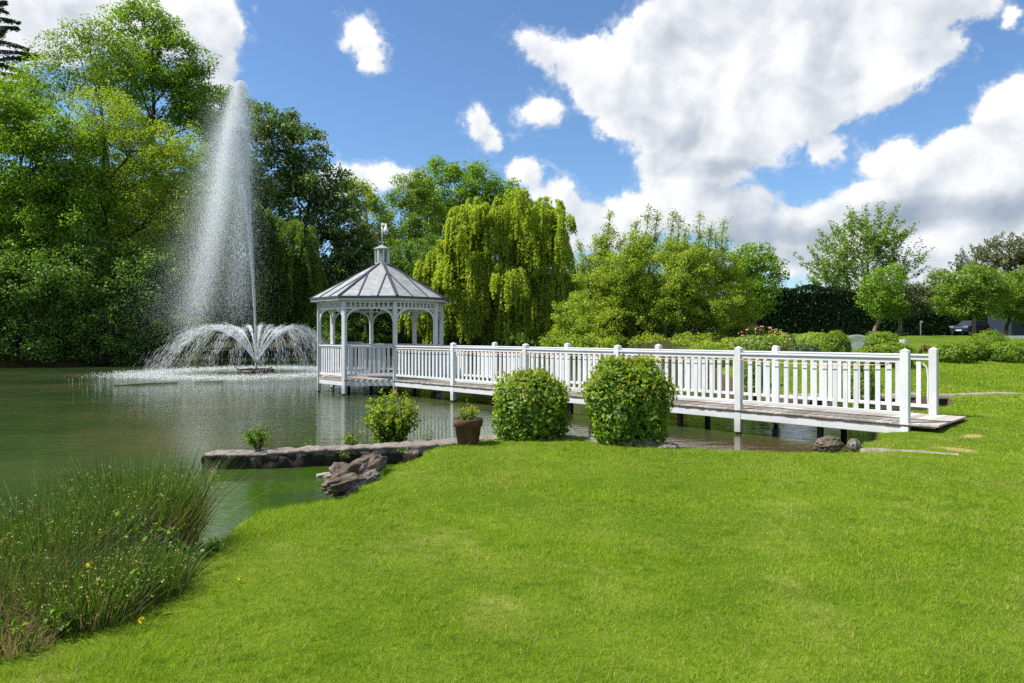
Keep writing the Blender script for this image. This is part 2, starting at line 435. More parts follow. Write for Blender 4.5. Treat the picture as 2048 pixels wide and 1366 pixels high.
finish(g, mm.outputs[0])

# ------------------------------------------------------------------ pond outline
POND = [(-3.3, 2.3), (-3.0, 3.0), (-2.75, 3.7), (-2.38, 4.35), (-2.28, 4.8), (-2.28, 5.35), (-2.12, 5.85), (-1.72, 6.35), (-1.45, 7.0), (-1.42, 8.0), (-1.2, 8.7), (-.98, 9.3),
        (-.95, 9.75), (-.35, 10.15), (.5, 10.25), (1.3, 10.15), (1.95, 9.8), (2.3, 9.15), (3.2, 8.92), (4.2, 8.85), (4.55, 8.95), (4.75, 9.35), (5.0, 9.75),
        (5.45, 10.15), (5.9, 10.8), (6.5, 11.9), (7.7, 13.0), (9.3, 14.6), (10.1, 15.6), (10.4, 16.2), (9.6, 16.5), (8.2, 16.5), (6.9, 16.9), (6.4, 18.5), (7.1, 24),
        (8.3, 31), (9, 38), (6, 44), (2, 48), (0, 56), (3, 64), (-2, 68), (-10, 66), (-16, 60), (-19, 54), (-23, 50), (-24, 43), (-22, 38.5), (-26, 36), (-33, 35.5), (-46, 31), (-52, 18), (-40, 5), (-15, -1), (-6, 1.0)]
PA = np.array(POND)


def chaikin(p, n=2):
    for _ in range(n):
        q = np.roll(p, -1, 0); p = np.stack([.75 * p + .25 * q, .25 * p + .75 * q], 1).reshape(-1, 2)
    return p


PS = chaikin(PA, 2)


def sdist(x, y):
    """signed distance to the shoreline: positive on land"""
    x = np.asarray(x, float); y = np.asarray(y, float); sh = x.shape; x = x.ravel(); y = y.ravel()
    best = np.full(x.shape, 1e9); ins = np.zeros(x.shape, bool)
    A = PS; B = np.roll(PS, -1, 0)
    for (ax, ay), (bx, by) in zip(A, B):
        dx, dy = bx - ax, by - ay; L = dx * dx + dy * dy + 1e-12
        t = np.clip(((x - ax) * dx + (y - ay) * dy) / L, 0, 1)
        best = np.minimum(best, (x - ax - t * dx) ** 2 + (y - ay - t * dy) ** 2)
        if ay != by:
            c = ((ay > y) != (by > y)) & (x < dx * (y - ay) / (by - ay) + ax); ins ^= c
    d = np.sqrt(best); return np.where(ins, -d, d).reshape(sh)


def sstep(a, b, v): t = np.clip((v - a) / (b - a), 0, 1); return t * t * (3 - 2 * t)


def land(x, y):
    h = .27 + np.minimum(1.33, .040 * np.maximum(0, y - 15)) * sstep(4, 9, x) * sstep(14, 20, y) + .006 * np.maximum(0, y - 30) * sstep(9, 4, x)
    h = h + .10 * np.exp(-((x - 7.2) ** 2 + (y - 11) ** 2) / 5) + .03 * np.sin(x * .9 + 1) * np.sin(y * .7) + .012 * np.sin(x * 3.1 + y * 1.3)
    h = h + .15 * np.exp(-((x - 14) ** 2 / 60 + (y - 24) ** 2 / 14))
    return np.minimum(h, 2.1)


def wob(x, y): return .05 * np.sin(x * 5.3 + y * 2.1) + .04 * np.sin(x * 2.3 - y * 6.7 + 1) + .02 * np.sin(x * 17 + y * 13)


def H(x, y, d=None):
    if d is None: d = sdist(x, y)
    d = d + wob(x, y)
    t = sstep(-.12, .06, d); r = sstep(.0, .5, d) * .05 - .05
    return t * (land(x, y) + r) + (1 - t) * (-.35 - .5 * sstep(0, 3, -d))


def hz(x, y): return float(H(np.array([x]), np.array([y]))[0])


def axis(segs):
    out = [segs[0][0]]
    for a, b, st in segs:
        n = max(1, int(round((b - a) / st))); out += list(np.linspace(a, b, n + 1)[1:])
    return np.array(out)


gx = axis([(-900, -200, 100), (-200, -60, 14), (-60, -12, 1.5), (-12, -6, .3), (-6, 11, .075), (11, 30, .6), (30, 80, 3), (80, 200, 14), (200, 900, 100)])
gy = axis([(-60, -4, 6), (-4, 1, .5), (1, 18, .075), (18, 45, .5), (45, 90, 1.5), (90, 200, 14), (200, 1300, 110)])
GX, GY = np.meshgrid(gx, gy); GZ = H(GX, GY)
nx, ny = len(gx), len(gy)
idx = np.arange(nx * ny).reshape(ny, nx)
Fq = np.stack([idx[:-1, :-1], idx[:-1, 1:], idx[1:, 1:], idx[1:, :-1]], -1).reshape(-1, 4)

GM, g = mat('lawn_ground')
geo = g.new('ShaderNodeNewGeometry'); P_ = geo.outputs['Position']
a1 = g.noise(P_, .35, 4, .6); a2 = g.noise(P_, 2.2, 5, .65); a3 = g.noise(P_, 34, 4, .7); a4 = g.noise(P_, 1.3, 4, .6)
f = g.math('ADD', g.math('MULTIPLY', a1, .35), g.math('ADD', g.math('MULTIPLY', a2, .3), g.math('MULTIPLY', a3, .4)))
colg = g.ramp(f, [(.36, (.030, .060, .004)), (.52, (.080, .130, .007)), (.68, (.16, .21, .016))])
colg = g.mixc(g.math('MULTIPLY', g.maprange(a4, .58, .72), .45), colg, (.26, .26, .07))
sz = g.new('ShaderNodeSeparateXYZ'); g.l.new(P_, sz.inputs[0]); sn = g.new('ShaderNodeSeparateXYZ'); g.l.new(geo.outputs['True Normal'], sn.inputs[0])
soil = g.ramp(a2, [(.3, (.035, .024, .014)), (.7, (.13, .095, .06))])
bankf = g.math('MAXIMUM', g.maprange(sz.outputs[2], .17, .10), g.maprange(sn.outputs[2], .8, .6))
colg = g.mixc(bankf, colg, soil)
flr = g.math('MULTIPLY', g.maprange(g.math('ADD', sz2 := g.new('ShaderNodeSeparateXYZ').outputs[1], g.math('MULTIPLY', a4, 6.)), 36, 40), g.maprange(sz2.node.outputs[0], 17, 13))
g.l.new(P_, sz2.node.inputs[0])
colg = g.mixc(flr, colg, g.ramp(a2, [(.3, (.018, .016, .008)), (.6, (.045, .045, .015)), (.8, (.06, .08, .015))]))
# worn bare earth by the deck end
def patch(px_, py_, rx, ry, rot):
    mp = g.new('ShaderNodeMapping', vector_type='TEXTURE'); g.l.new(P_, mp.inputs[0]); mp.inputs[1].default_value = (px_, py_, 0); mp.inputs[2].default_value = (0, 0, R(rot)); mp.inputs[3].default_value = (rx, ry, 100)
    ln = g.new('ShaderNodeVectorMath', operation='LENGTH'); g.l.new(mp.outputs[0], ln.inputs[0])
    return g.maprange(g.math('ADD', ln.outputs['Value'], g.math('MULTIPLY', g.math('SUBTRACT', a2, .5), 1.4)), 1.05, .5)
for q in ((5.75, 8.75, .34, .16, -60), (6.45, 9.55, .22, .14, 20), (8.2, 11.6, .3, .16, 20)):
    colg = g.mixc(g.math('MULTIPLY', patch(*q), .85), colg, (.36, .27, .13))
finish(g, principled(g, colg, .95, .1, bump(g, a3, .6, .03)))
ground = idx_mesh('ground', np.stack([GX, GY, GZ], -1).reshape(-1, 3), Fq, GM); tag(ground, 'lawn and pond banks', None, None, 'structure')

# ------------------------------------------------------------------ water
WM, g = mat('pond_water')
geo = g.new('ShaderNodeNewGeometry'); P_ = geo.outputs['Position']
FX, FY = (512 - CX) / F * 31.4, 31.4
mp = g.new('ShaderNodeMapping'); g.l.new(P_, mp.inputs[0]); mp.inputs[2].default_value = (0, 0, R(6)); mp.inputs[3].default_value = (.55, 1.7, 1)
r1 = g.noise(mp.outputs[0], 2.6, 3, .5, .4)
mp2 = g.new('ShaderNodeMapping'); g.l.new(P_, mp2.inputs[0]); mp2.inputs[2].default_value = (0, 0, R(-18)); mp2.inputs[3].default_value = (.7, 1.6, 1)
r2 = g.noise(mp2.outputs[0], 9, 2, .5)
dv = g.new('ShaderNodeVectorMath', operation='DISTANCE'); g.l.new(P_, dv.inputs[0]); dv.inputs[1].default_value = (FX, FY, 0)
fd = dv.outputs['Value']
near_f = g.maprange(fd, 9.5, 3.0)                     # agitated water round the fountain
rip = g.math('ADD', r1, g.math('MULTIPLY', r2, .28))
chop = g.noise(P_, 16, 3, .7)
calm = g.maprange(g.math('ADD', fd, g.math('MULTIPLY', r1, 3.)), 11, 25, 1., .22)
hgt = g.math('ADD', g.math('MULTIPLY', rip, calm), g.math('MULTIPLY', g.math('MULTIPLY', chop, near_f), 1.0))
nr = bump(g, hgt, .75, .06)
m1 = g.noise(P_, .22, 3, .5); m2_ = g.noise(P_, 1.1, 4, .6)
murk = g.ramp(m1, [(.35, (.018, .038, .012)), (.5, (.038, .058, .019)), (.68, (.078, .075, .030))])
dsp = g.new('ShaderNodeVectorMath', operation='DISTANCE'); g.l.new(P_, dsp.inputs[0]); dsp.inputs[1].default_value = (-2.2, 7.8, 0)
alg = g.math('MULTIPLY', g.maprange(dsp.outputs['Value'], 3.2, .8), g.maprange(m2_, .25, .6))
murk = g.mixc(g.math('MULTIPLY', alg, .95), murk, (.030, .070, .002))
dsp2 = g.new('ShaderNodeVectorMath', operation='DISTANCE'); g.l.new(P_, dsp2.inputs[0]); dsp2.inputs[1].default_value = (3.4, 9.8, 0)
murk = g.mixc(g.math('MULTIPLY', g.maprange(dsp2.outputs['Value'], 3.2, .5), .9), murk, (.080, .050, .026))
# foam, where the water falls back
angn = g.noise(P_, 1.3, 5, .7); fine = g.noise(P_, 24, 4, .75)
ring = g.math('MULTIPLY', g.maprange(fd, 7.2, 4.2), g.maprange(fd, .9, 3.2))
foam = g.math('MULTIPLY', ring, g.maprange(g.math('ADD', g.math('MULTIPLY', angn, .6), g.math('MULTIPLY', fine, .6)), .56, .78))
foam = g.math('MULTIPLY', foam, .8)
wcol = g.mixc(foam, murk, (.78, .80, .80))
rough = g.math('ADD', .035, g.math('MULTIPLY', g.math('MAXIMUM', foam, g.math('MULTIPLY', near_f, .35)), .45))
n = g.new('ShaderNodeBsdfPrincipled'); g.l.new(wcol, n.inputs['Base Color']); g.l.new(rough, n.inputs['Roughness']); n.inputs['IOR'].default_value = 1.333; g.l.new(nr, n.inputs['Normal'])
n.inputs['Specular IOR Level'].default_value = .5
finish(g, n.outputs[0])
wb = MB(); wb.add([(-70, -8, 0), (20, -8, 0), (20, 72, 0), (-70, 72, 0)], [(0, 1, 2, 3)])
tag(wb.build('pond_water', WM), 'green pond water', None, None, 'structure')

# ------------------------------------------------------------------ footbridge and gazebo
U = Vector((-.69624, .71780, 0)); NN = Vector((.71780, .69624, 0)); SP = 2.6547; WB = 1.47; ZD = .45
P0 = Vector(((906.7 - CX) / F * 17.8, 17.8, 0))
BR = math.atan2(U.y, U.x)
def bp(k, side=0, along=0, z=0): return P0 - U * (SP * k - along) + NN * (WB * side) + Vector((0, 0, z))

# gazebo
A_ = bp(-1, 0); B_ = bp(-1, 1); APO = WB / 2 / math.tan(math.pi / 8); RG = WB / 2 / math.sin(math.pi / 8)
GC = (A_ + B_) / 2 + U * APO
ga = math.atan2((A_ - GC).y, (A_ - GC).x)
def gp(k, r=RG, z=0): return Vector((GC.x + r * math.cos(ga + k * math.pi / 4), GC.y + r * math.sin(ga + k * math.pi / 4), z))
# which way round: corner 0 is A; corner with B
sgn = 1 if (gp(1) - B_).length < (gp(-1) - B_).length else -1     # bay 0->sgn is the bridge opening
gz = empty('gazebo', (GC.x, GC.y, ZD), 'white octagonal timber gazebo with grey metal roof and cupola standing over the pond', 'gazebo')
PW = .115
for k in range(8):
    m = MB(); p = gp(k); m.box((p.x, p.y, (ZD - .41 + 2.74) / 2 + 0.0), (PW, PW, 2.74 - ZD + .41), ga + k * math.pi / 4)
    po = m.build('post', WPW if k % 3 == 0 else WP, gz, .006)
    m = MB(); m.box((p.x, p.y, -.23), (.075, .075, .53), ga + k * math.pi / 4); m.build('pile', DKM, gz)
# deck of the gazebo: boards clipped to the octagon
m = MB(); bwd = .125; Lr = RG + .04; nb_ = int(2 * APO / bwd)
for i in range(-8 * 2, 8 * 2 + 1):
    o = i * bwd
    if abs(o) + bwd / 2 > APO + .06: continue
    half = min(APO + .06, (RG + .05) * math.cos(math.pi / 8) * 1.0 + 0) if abs(o) < WB / 2 else APO + .06 - (abs(o) - WB / 2)
    c = GC + U * o
    m.box((c.x, c.y, ZD - .014), (bwd - .006, 2 * half, .028), BR)
m.build('deck', PL, gz)
for k in range(8):
    a = gp(k, RG + .01, ZD - .105); b = gp(k + 1, RG + .01, ZD - .105)
    m = MB(); d_ = (b - a).normalized(); m.beam(a + d_ * .062, b - d_ * .062, .045, .145); m.build('fascia', WPW, gz, .004)
m = MB()
for t_ in (-.9, -.3, .3, .9):
    c = GC + U * t_; hw = 1.6 if abs(t_) < .5 else 1.2
    m.beam(c + NN * hw + Vector((0, 0, ZD - .1)), c - NN * hw + Vector((0, 0, ZD - .1)), .06, .12)
m.build('joists', DKM, gz)
for q in ((.5, -.9), (-.3, -.6), (.4, .6), (-.5, .9)):
    c = GC + U * q[0] + NN * q[1]; m = MB(); m.box((c.x, c.y, -.08), (.07, .07, .75), BR); m.build('pile', DKM, gz)

def frieze_and_brackets(k):
    a = gp(k); b = gp(k + 1); d = (b - a).normalized(); L = (b - a).length; ph = PW / 2
    m = MB(); m.beam(a + d * ph + Vector((0, 0, 2.52)), b - d * ph + Vector((0, 0, 2.52)), .04, .05)
    m.beam(a + d * ph + Vector((0, 0, 2.71)), b - d * ph + Vector((0, 0, 2.71)), .05, .055)
    n_ = 10
    for i in range(1, n_):
        p = a + d * (ph + (L - 2 * ph) * i / n_); m.box((p.x, p.y, 2.614), (.05, .02, .136), math.atan2(d.y, d.x))
    m.build('frieze', WP, gz)
    for s0, dd_ in ((a, d), (b, -d)):
        m = MB(); q = [];
        for i in range(7):
            t_ = i / 6; an = t_ * math.pi / 2
            q.append(s0 + dd_ * (ph - .01 + .37 * (1 - math.cos(an)) * .98 + .0) + Vector((0, 0, 2.12 + .375 * math.sin(an) * 1.0)))
        for i in range(6): m.beam(q[i], q[i + 1] + (q[i + 1] - q[i]) * .06, .035, .055)
        m.build('bracket', WP, gz)
for k in range(8): frieze_and_brackets(k)

def rail_bay(mb_top, mb_bot, a, b, ends, zt, h=.085, wd=.10, zb=.125):
    d = (b - a).normalized()
    mb_top.beam(a + d * ends + Vector((0, 0, zt - h / 2)), b - d * ends + Vector((0, 0, zt - h / 2)), wd * .55, h - .03)
    mb_top.beam(a + d * ends + Vector((0, 0, zt - .012)), b - d * ends + Vector((0, 0, zt - .012)), wd, .03)
    mb_bot.beam(a + d * ends + Vector((0, 0, ZD + zb)), b - d * ends + Vector((0, 0, ZD + zb)), .05, .055)

def baluster(a, b, i, n_, ends, z0, z1, parent, wd=.06, mtl=None, mb=None):
    d = (b - a).normalized(); L = (b - a).length - 2 * ends
    p = a + d * (ends + L * i / n_); m = mb or MB()
    m.box((p.x, p.y, (z0 + z1) / 2), (wd, .022, z1 - z0), math.atan2(d.y, d.x))
    if mb is None: m.build('baluster', mtl or WP, parent)

for k in range(8):
    if (sgn == 1 and k == 0) or (sgn == -1 and k == 7): continue
    a, b = gp(k), gp(k + 1); mt, mbm = MB(), MB(); rail_bay(mt, mbm, a, b, PW / 2, ZD + .985)
    mt.build('handrail', WP, gz, .004); mbm.build('bottom_rail', WP, gz, .003)
    for i in range(1, 10): baluster(a, b, i, 10, PW / 2, ZD + .153, ZD + .91, gz)

# roof
RE = RG + .25; ZE, ZT = 2.86, 3.96; RT = .20
rf = MB(); vs = [gp(k, RE, ZE) for k in range(8)] + [gp(k, RT, ZT) for k in range(8)]
rf.add(vs, [(k, (k + 1) % 8, (k + 1) % 8 + 8, k + 8) for k in range(8)])
roof = rf.build('roof', ZN, gz)
for k in range(8):
    m = MB(); m.beam(gp(k, RE + .01, ZE + .014), gp(k, RT, ZT + .014), .07, .035); m.build('hip_cap', DKL, roof)
    for t_ in (1 / 3, 2 / 3):
        e0 = gp(k, RE, ZE + .012).lerp(gp(k + 1, RE, ZE + .012), t_)
        mid_ = gp(k, RT, ZT + .012).lerp(gp(k + 1, RT, ZT + .012), .5); edge_dir = (gp(k + 1) - gp(k)).normalized()
        f_in = 1 - abs(t_ - .5) * 0    # batten runs square up the slope until it meets the hip
        up_ = mid_ - gp(k, RE, ZE + .012).lerp(gp(k + 1, RE, ZE + .012), .5)
        half_e = (gp(k + 1, RE) - gp(k, RE)).length / 2; off_ = abs(t_ - .5) * 2 * half_e
        # at fraction s up the slope the half width is half_e*(1-s)+small
        s_ = min(.97, 1 - (off_ - .03) / half_e * 1.0)
        m = MB(); m.beam(e0, e0 + up_ * s_ , .035, .028); m.build('standing_seam', DKL, roof)
    a, b = gp(k, RE - .01, ZE - .085), gp(k + 1, RE - .01, ZE - .085)
    m = MB(); m.beam(a, b, .025, .06); m.build('eave_board', WPW, gz)
    m = MB(); m.beam(gp(k, RE + .015, ZE - .028), gp(k + 1, RE + .015, ZE - .028), .03, .07); m.build('drip_edge', DKL, roof)
    m = MB(); m.beam(gp(k, RG, 2.79), gp(k, .1, ZT - .12), .06, .09); m.build('rafter', WP, gz)
# soffit boards
m = MB(); m.add([gp(k, RE - .02, ZE - .03) for k in range(8)] + [gp(k, RT, ZT - .035) for k in range(8)], [(k + 8, (k + 1) % 8 + 8, (k + 1) % 8, k) for k in range(8)]); m.build('roof_lining', WP, gz)
# cupola
cu = MB(); RC = .215
cu.lathe((GC.x, GC.y, 0), [(.235, 3.90), (.235, 4.0), (.21, 4.0)], 8, smooth=False, a0=ga); cup = cu.build('cupola', WPW, gz)
for k in range(8):
    p = gp(k, RC, 4.2); m = MB(); m.box((p.x, p.y, 4.2), (.032, .045, .42), ga + k * math.pi / 4); m.build('mullion', WPW, cup)
GLS, g = mat('cupola_glass'); finish(g, principled(g, (.9, .93, .93), .04, .5, None, 0., **{'Transmission Weight': .92, 'IOR': 1.1}))
m = MB(); m.lathe((GC.x, GC.y, 0), [(RC - .02, 4.0), (RC - .02, 4.4)], 8, smooth=False, a0=ga, cap=False); m.build('glass', GLS, cup)
m = MB(); m.lathe((GC.x, GC.y, 0), [(RC + .01, 4.40), (RC + .01, 4.43), (RC + .055, 4.43), (RC + .055, 4.45), (.02, 4.575)], 8, smooth=False, a0=ga); m.build('cupola_roof', ZN, cup)
m = MB(); m.lathe((GC.x, GC.y, 0), [(.03, 4.0), (.06, 4.05), (.035, 4.2), (.05, 4.3), (.02, 4.33)], 10); m.build('lantern', flat('lantern_white', (.6, .6, .58)), cup)
m = MB(); m.tube([(GC.x, GC.y, 4.55), (GC.x, GC.y, 5.27)], .022, 8); m.build('mast', flat('grey_steel', (.5, .5, .5), .35, .5, metal=.5), gz)
# security camera
sc_ = empty('security_camera', (GC.x, GC.y, 5.25), 'white dome security camera on the mast above the gazebo cupola', 'security camera')
CAMW = flat('camera_white', (.72, .72, .73), .35)
m = MB(); m.beam((GC.x - .03, GC.y - .02, 5.22), (GC.x + .15, GC.y - .06, 5.22), .03, .04); m.box((GC.x, GC.y, 5.22), (.07, .07, .10)); m.build('arm', CAMW, sc_)
m = MB(); m.lathe((GC.x + .13, GC.y - .06, 0), [(.02, 5.20), (.035, 5.15), (.06, 5.10), (.078, 5.03), (.078, 4.96), (.068, 4.96)], 16); m.build('housing', CAMW, sc_)
m = MB(); m.lathe((GC.x + .13, GC.y - .06, 0), [(.066, 4.96), (.064, 4.92), (.048, 4.89), (.02, 4.872), (.001, 4.87)], 16); m.build('dome', flat('smoked_dome', (.35, .35, .37), .15), sc_)

# footbridge
fb = empty('footbridge', bp(1.5, .5, 0, ZD), 'long white timber footbridge with balustrades running from the lawn out to the gazebo', 'footbridge')
PB = .118
for s_ in (0, 1):
    for k in range(0, 5):
        p = bp(k, s_); zb_ = .04 if k < 4 else .2; m = MB(); zt = ZD + 1.065
        m.box((p.x, p.y, (zb_ + zt) / 2), (PB, PB, zt - zb_), BR); po = m.build('post', WPW if (k + s_) % 2 else WP, fb, .005)
        m = MB(); m.box((p.x, p.y, zt + .020), (PB + .006, PB + .006, .034), BR, taper=.06); m.build('post_cap', WP, po)
        if k < 4: m = MB(); m.box((p.x, p.y, -.23), (.07, .07, .53), BR); m.build('pile', DKM, fb)
    for k in range(-1, 4):
        a, b = bp(k, s_), bp(k + 1, s_); mt, mbm = MB(), MB()
        rail_bay(mt, mbm, a, b, PB / 2, ZD + .985, .11, .11, .13)
        mt.build('handrail', WP, fb, .004); mbm.build('bottom_rail', WPW if (k + s_) % 2 else WP, fb, .004)
        out = NN * (-.03 if s_ == 0 else .03)
        m = MB(); d = (b - a).normalized(); m.beam(a + d * PB / 2 + out + Vector((0, 0, ZD - .105)), b - d * PB / 2 + out + Vector((0, 0, ZD - .105)), .045, .15); m.build('side_beam', WPW, fb, .004)
m = MB()
n_ = int((SP * 5 + .48) / .122); far_bal = MB()
for i in range(n_):
    c = bp(4, .5, -.45 + .061 + i * .122); j = (rng.random() - .5) * .010
    if (c - GC).length < APO + .02: continue
    c = c + NN * j
    m.box((c.x, c.y, ZD - .014 + (rng.random() - .5) * .003), (.116, WB + .10, .028), BR)
m.build('deck', PL, fb)
m = MB()
for sd in (.12, .5, .88): m.beam(bp(4, sd, -.42, ZD - .095), bp(-1, sd, 0, ZD - .095), .06, .13)
m.build('joists', DKM, fb)
for k in (.5, 1.45, 2.5, 3.5):
    for sd in (.15, .85):
        p = bp(k, sd); m = MB(); m.box((p.x, p.y, -.1), (.08, .08, .8), BR); m.build('pile', DKM, fb)
EDG = flat('dark_board_edge', (.060, .048, .038), .9, .15, .5, 30, .6)  # dark ragged strip along the lower edge of the deck boards
for s_ in (0, 1):
    m = MB(); o_ = -.058 if s_ == 0 else .058; a0_ = 0.
    while a0_ < SP * 5 + .40:
        l_ = random.uniform(.05, .16); c = bp(4, s_, -.42 + a0_ + l_ / 2) + NN * (o_ + random.uniform(-.004, .004)); m.box((c.x, c.y, ZD - .036 - random.uniform(0, .006)), (l_ * .97, .018, random.uniform(.018, .034)), BR); a0_ += l_
    m.build('deck_edge', EDG, fb)
bal = [(k, s_, i) for k in range(-1, 4) for s_ in (0, 1) for i in range(1, 16)]
bal.sort(key=lambda q: -(q[0] * 16 + q[2] + (2 if q[1] == 0 else 0)))
for j, (k, s_, i) in enumerate(bal):
    if j < 100: baluster(bp(k, s_), bp(k + 1, s_), i, 16, PB / 2, ZD + .158, ZD + .875, fb, .068, WP if rng.random() < .7 else WPW)
    else: baluster(bp(k, s_), bp(k + 1, s_), i, 16, PB / 2, ZD + .158, ZD + .875, fb, .068, WP, far_bal)
o = far_bal.build('balusters', WP, fb); o['kind'] = 'stuff'
# rope light under the near handrail, and the white hose at the end post
m = MB(); pts = []
for k in range(-1, 4):
    for i in range(0, 12):
        t_ = i / 12; pts.append(bp(k + t_, -.038, 0, ZD + .868 - .022 * math.sin(math.pi * t_) - (.02 if k == 3 else 0) * math.sin(math.pi * t_)))
m.tube(pts, .006, 6); tag(m.build('rope_light', flat('amber_cord', (.62, .38, .17), .4)), 'thin amber rope light strung under the near handrail of the footbridge', 'rope light')
m = MB(); pts = [bp(4, 1, .25, ZD + .86), bp(4, 1, .16, ZD + .84), bp(4, 1, .10, ZD + .76), bp(4, 1, .085, ZD + .6), bp(4, 1, .09, ZD + .3), bp(4, 1, .08, ZD + .03)]
m.tube([p + NN * .01 for p in pts], .011, 8); tag(m.build('white_hose', WP), 'white hose curving down beside the last far post of the footbridge', 'hose')

# ------------------------------------------------------------------ fountain
DROP, g = mat('water_drops')
d1 = g.new('ShaderNodeBsdfDiffuse'); d1.inputs[0].default_value = (.86, .88, .9, 1); t1 = g.new('ShaderNodeBsdfTranslucent'); t1.inputs[0].default_value = (.86, .88, .9, 1)
mx_ = g.new('ShaderNodeMixShader'); mx_.inputs[0].default_value = .5; g.l.new(d1.outputs[0], mx_.inputs[1]); g.l.new(t1.outputs[0], mx_.inputs[2])
finish(g, mx_.outputs[0])
FT = empty('fountain', (FX, FY, 0), 'floating pond fountain throwing a tall white jet and a ring of arching sprays', 'fountain')
def streaks(C, Dn, ln, wd):
    """small four-sided slivers along Dn"""
    N = len(C); Dn = unit(Dn); s = unit(np.cross(Dn, rng.normal(size=(N, 3))))
    ln = np.broadcast_to(ln, N)[:, None]; wd = np.broadcast_to(wd, N)[:, None]
    return np.stack([C - Dn * ln / 2, C + s * wd / 2, C + Dn * ln / 2, C - s * wd / 2], 1)
# main jet: rises straight, drifts left, falls as a veil
HJ = 13.4
n_ = 42000; t_ = rng.random(n_); zz = .45 + t_ * (HJ - 2.5)
sp_ = .012 + .045 * t_ ** 1.3 + .10 * t_ ** 6
jx = FX - .75 * (t_ ** 1.6) * (1) ; C = np.stack([jx + rng.normal(size=n_) * sp_, FY + rng.normal(size=n_) * sp_, zz], 1)
j1 = streaks(C, np.stack([-.05 * np.ones(n_), np.zeros(n_), np.ones(n_)], 1) + rng.normal(size=(n_, 3)) * .03, rng.uniform(.06, .25, n_), rng.uniform(.006, .020, n_))
np_mesh('jet', j1, 4, DROP, FT)
n_ = 60000; t_ = rng.random(n_) ** .8; zz = 9.2 + t_ * (HJ - 9.2)
cxx = FX - .55 - .55 * (1 - abs(t_ - .3)) ; wd_ = .85 * np.sqrt(np.clip(1 - t_, 0.004, 1)) + .06
C = np.stack([cxx + rng.normal(size=n_) * wd_ * .55, FY + rng.normal(size=n_) * wd_ * .4, zz], 1)
cr = streaks(C, np.array([[-.1, 0, 1.]]) + rng.normal(size=(n_, 3)) * .12, rng.uniform(.02, .08, n_), rng.uniform(.003, .011, n_))
np_mesh('jet_crown', cr, 4, DROP, FT)
# falling veils, [x offset top, x offset bottom, z top, z bottom, spread, count]
for nm, x0, x1, z0, z1, sd, cnt in (('falling_water', -1.1, -2.9, 11.4, 2.2, .34, 170000), ('falling_water', -.55, -.85, 10.8, 2.6, .36, 90000), ('mist', -1.4, -2.4, 11.6, 2.0, .95, 330000), ('mist', -1.7, -3.7, 9.8, 2.2, .75, 160000)):
    t_ = rng.random(cnt); t_ = t_ + rng.normal(size=cnt) * .07; zz = z0 + (z1 - z0) * t_; t_ = np.maximum(t_, -.16); xx = FX + x0 + (x1 - x0) * np.sign(t_) * np.abs(t_) ** 1.25
    ww = sd * (.55 + .9 * np.clip(t_, 0, 1.2))
    # vertical rope-like variation
    band = rng.integers(0, 60, cnt); bo = rng.normal(size=60)
    xo = bo[band] * ww * .8 + rng.normal(size=cnt) * ww * .28
    C = np.stack([xx + xo, FY + rng.normal(size=cnt) * ww, zz], 1)
    keep = (rng.random(cnt) < (1 - .62 * t_)) & (t_ > -.16) & (zz > .3); C = C[keep]; k_ = len(C)
    big = nm == 'falling_water'
    V = streaks(C, np.array([[-.12, 0, -1.]]) + rng.normal(size=(k_, 3)) * .04, rng.uniform(.03, .10, k_) if big else rng.uniform(.015, .045, k_), rng.uniform(.0022, .0055, k_) if big else rng.uniform(.0013, .0028, k_))
    np_mesh(nm, V, 4, DROP, FT)
# ring of arching sprays
NJ = 22
for j in range(NJ):
    a = 2 * math.pi * (j + .35) / NJ; cnt = 1000
    rad = 3.7 + .7 * rng.random(); hp = 1.95 + .25 * rng.random(); t_ = rng.random(cnt) ** 1.15 * 1.05
    r = rad * t_; z = .42 + 4 * hp * (t_ - t_ ** 2) * (1 - .1) - .42 * t_
    wob_ = .006 + .26 * np.clip(t_ - .15, 0, 1) ** 1.3
    wind = -.45 * t_ ** 2
    C = np.stack([FX + r * math.cos(a) + wind + rng.normal(size=cnt) * wob_, FY + r * math.sin(a) + rng.normal(size=cnt) * wob_, z + rng.normal(size=cnt) * wob_ * .8], 1)
    Dn = np.stack([np.full(cnt, rad * math.cos(a)) + 2 * wind, np.full(cnt, rad * math.sin(a)), 4 * hp * (1 - 2 * t_) - .42], 1)
    V = streaks(C, Dn, np.where(t_ < .4, rng.uniform(.06, .2, cnt), rng.uniform(.08, .45, cnt) * np.where(t_ < .62, .4, 1)), np.where(t_ < .45, rng.uniform(.007, .017, cnt), rng.uniform(.003, .007, cnt)))
    V = V[V[:, :, 2].min(1) > 0.0]
    np_mesh('spray_arc', V, 4, DROP, FT)
# splashes where the sprays land
cnt = 16000; a = rng.random(cnt) * 2 * math.pi; r = 4.3 + rng.normal(size=cnt) * .8
C = np.stack([FX - .5 + r * np.cos(a), FY + r * np.sin(a), np.abs(rng.normal(size=cnt)) * .05 + .01], 1)
np_mesh('splash', streaks(C, np.array([[0, 0, 1.]]) + rng.normal(size=(cnt, 3)) * .5, rng.uniform(.02, .06, cnt), rng.uniform(.01, .03, cnt)), 4, DROP, FT)
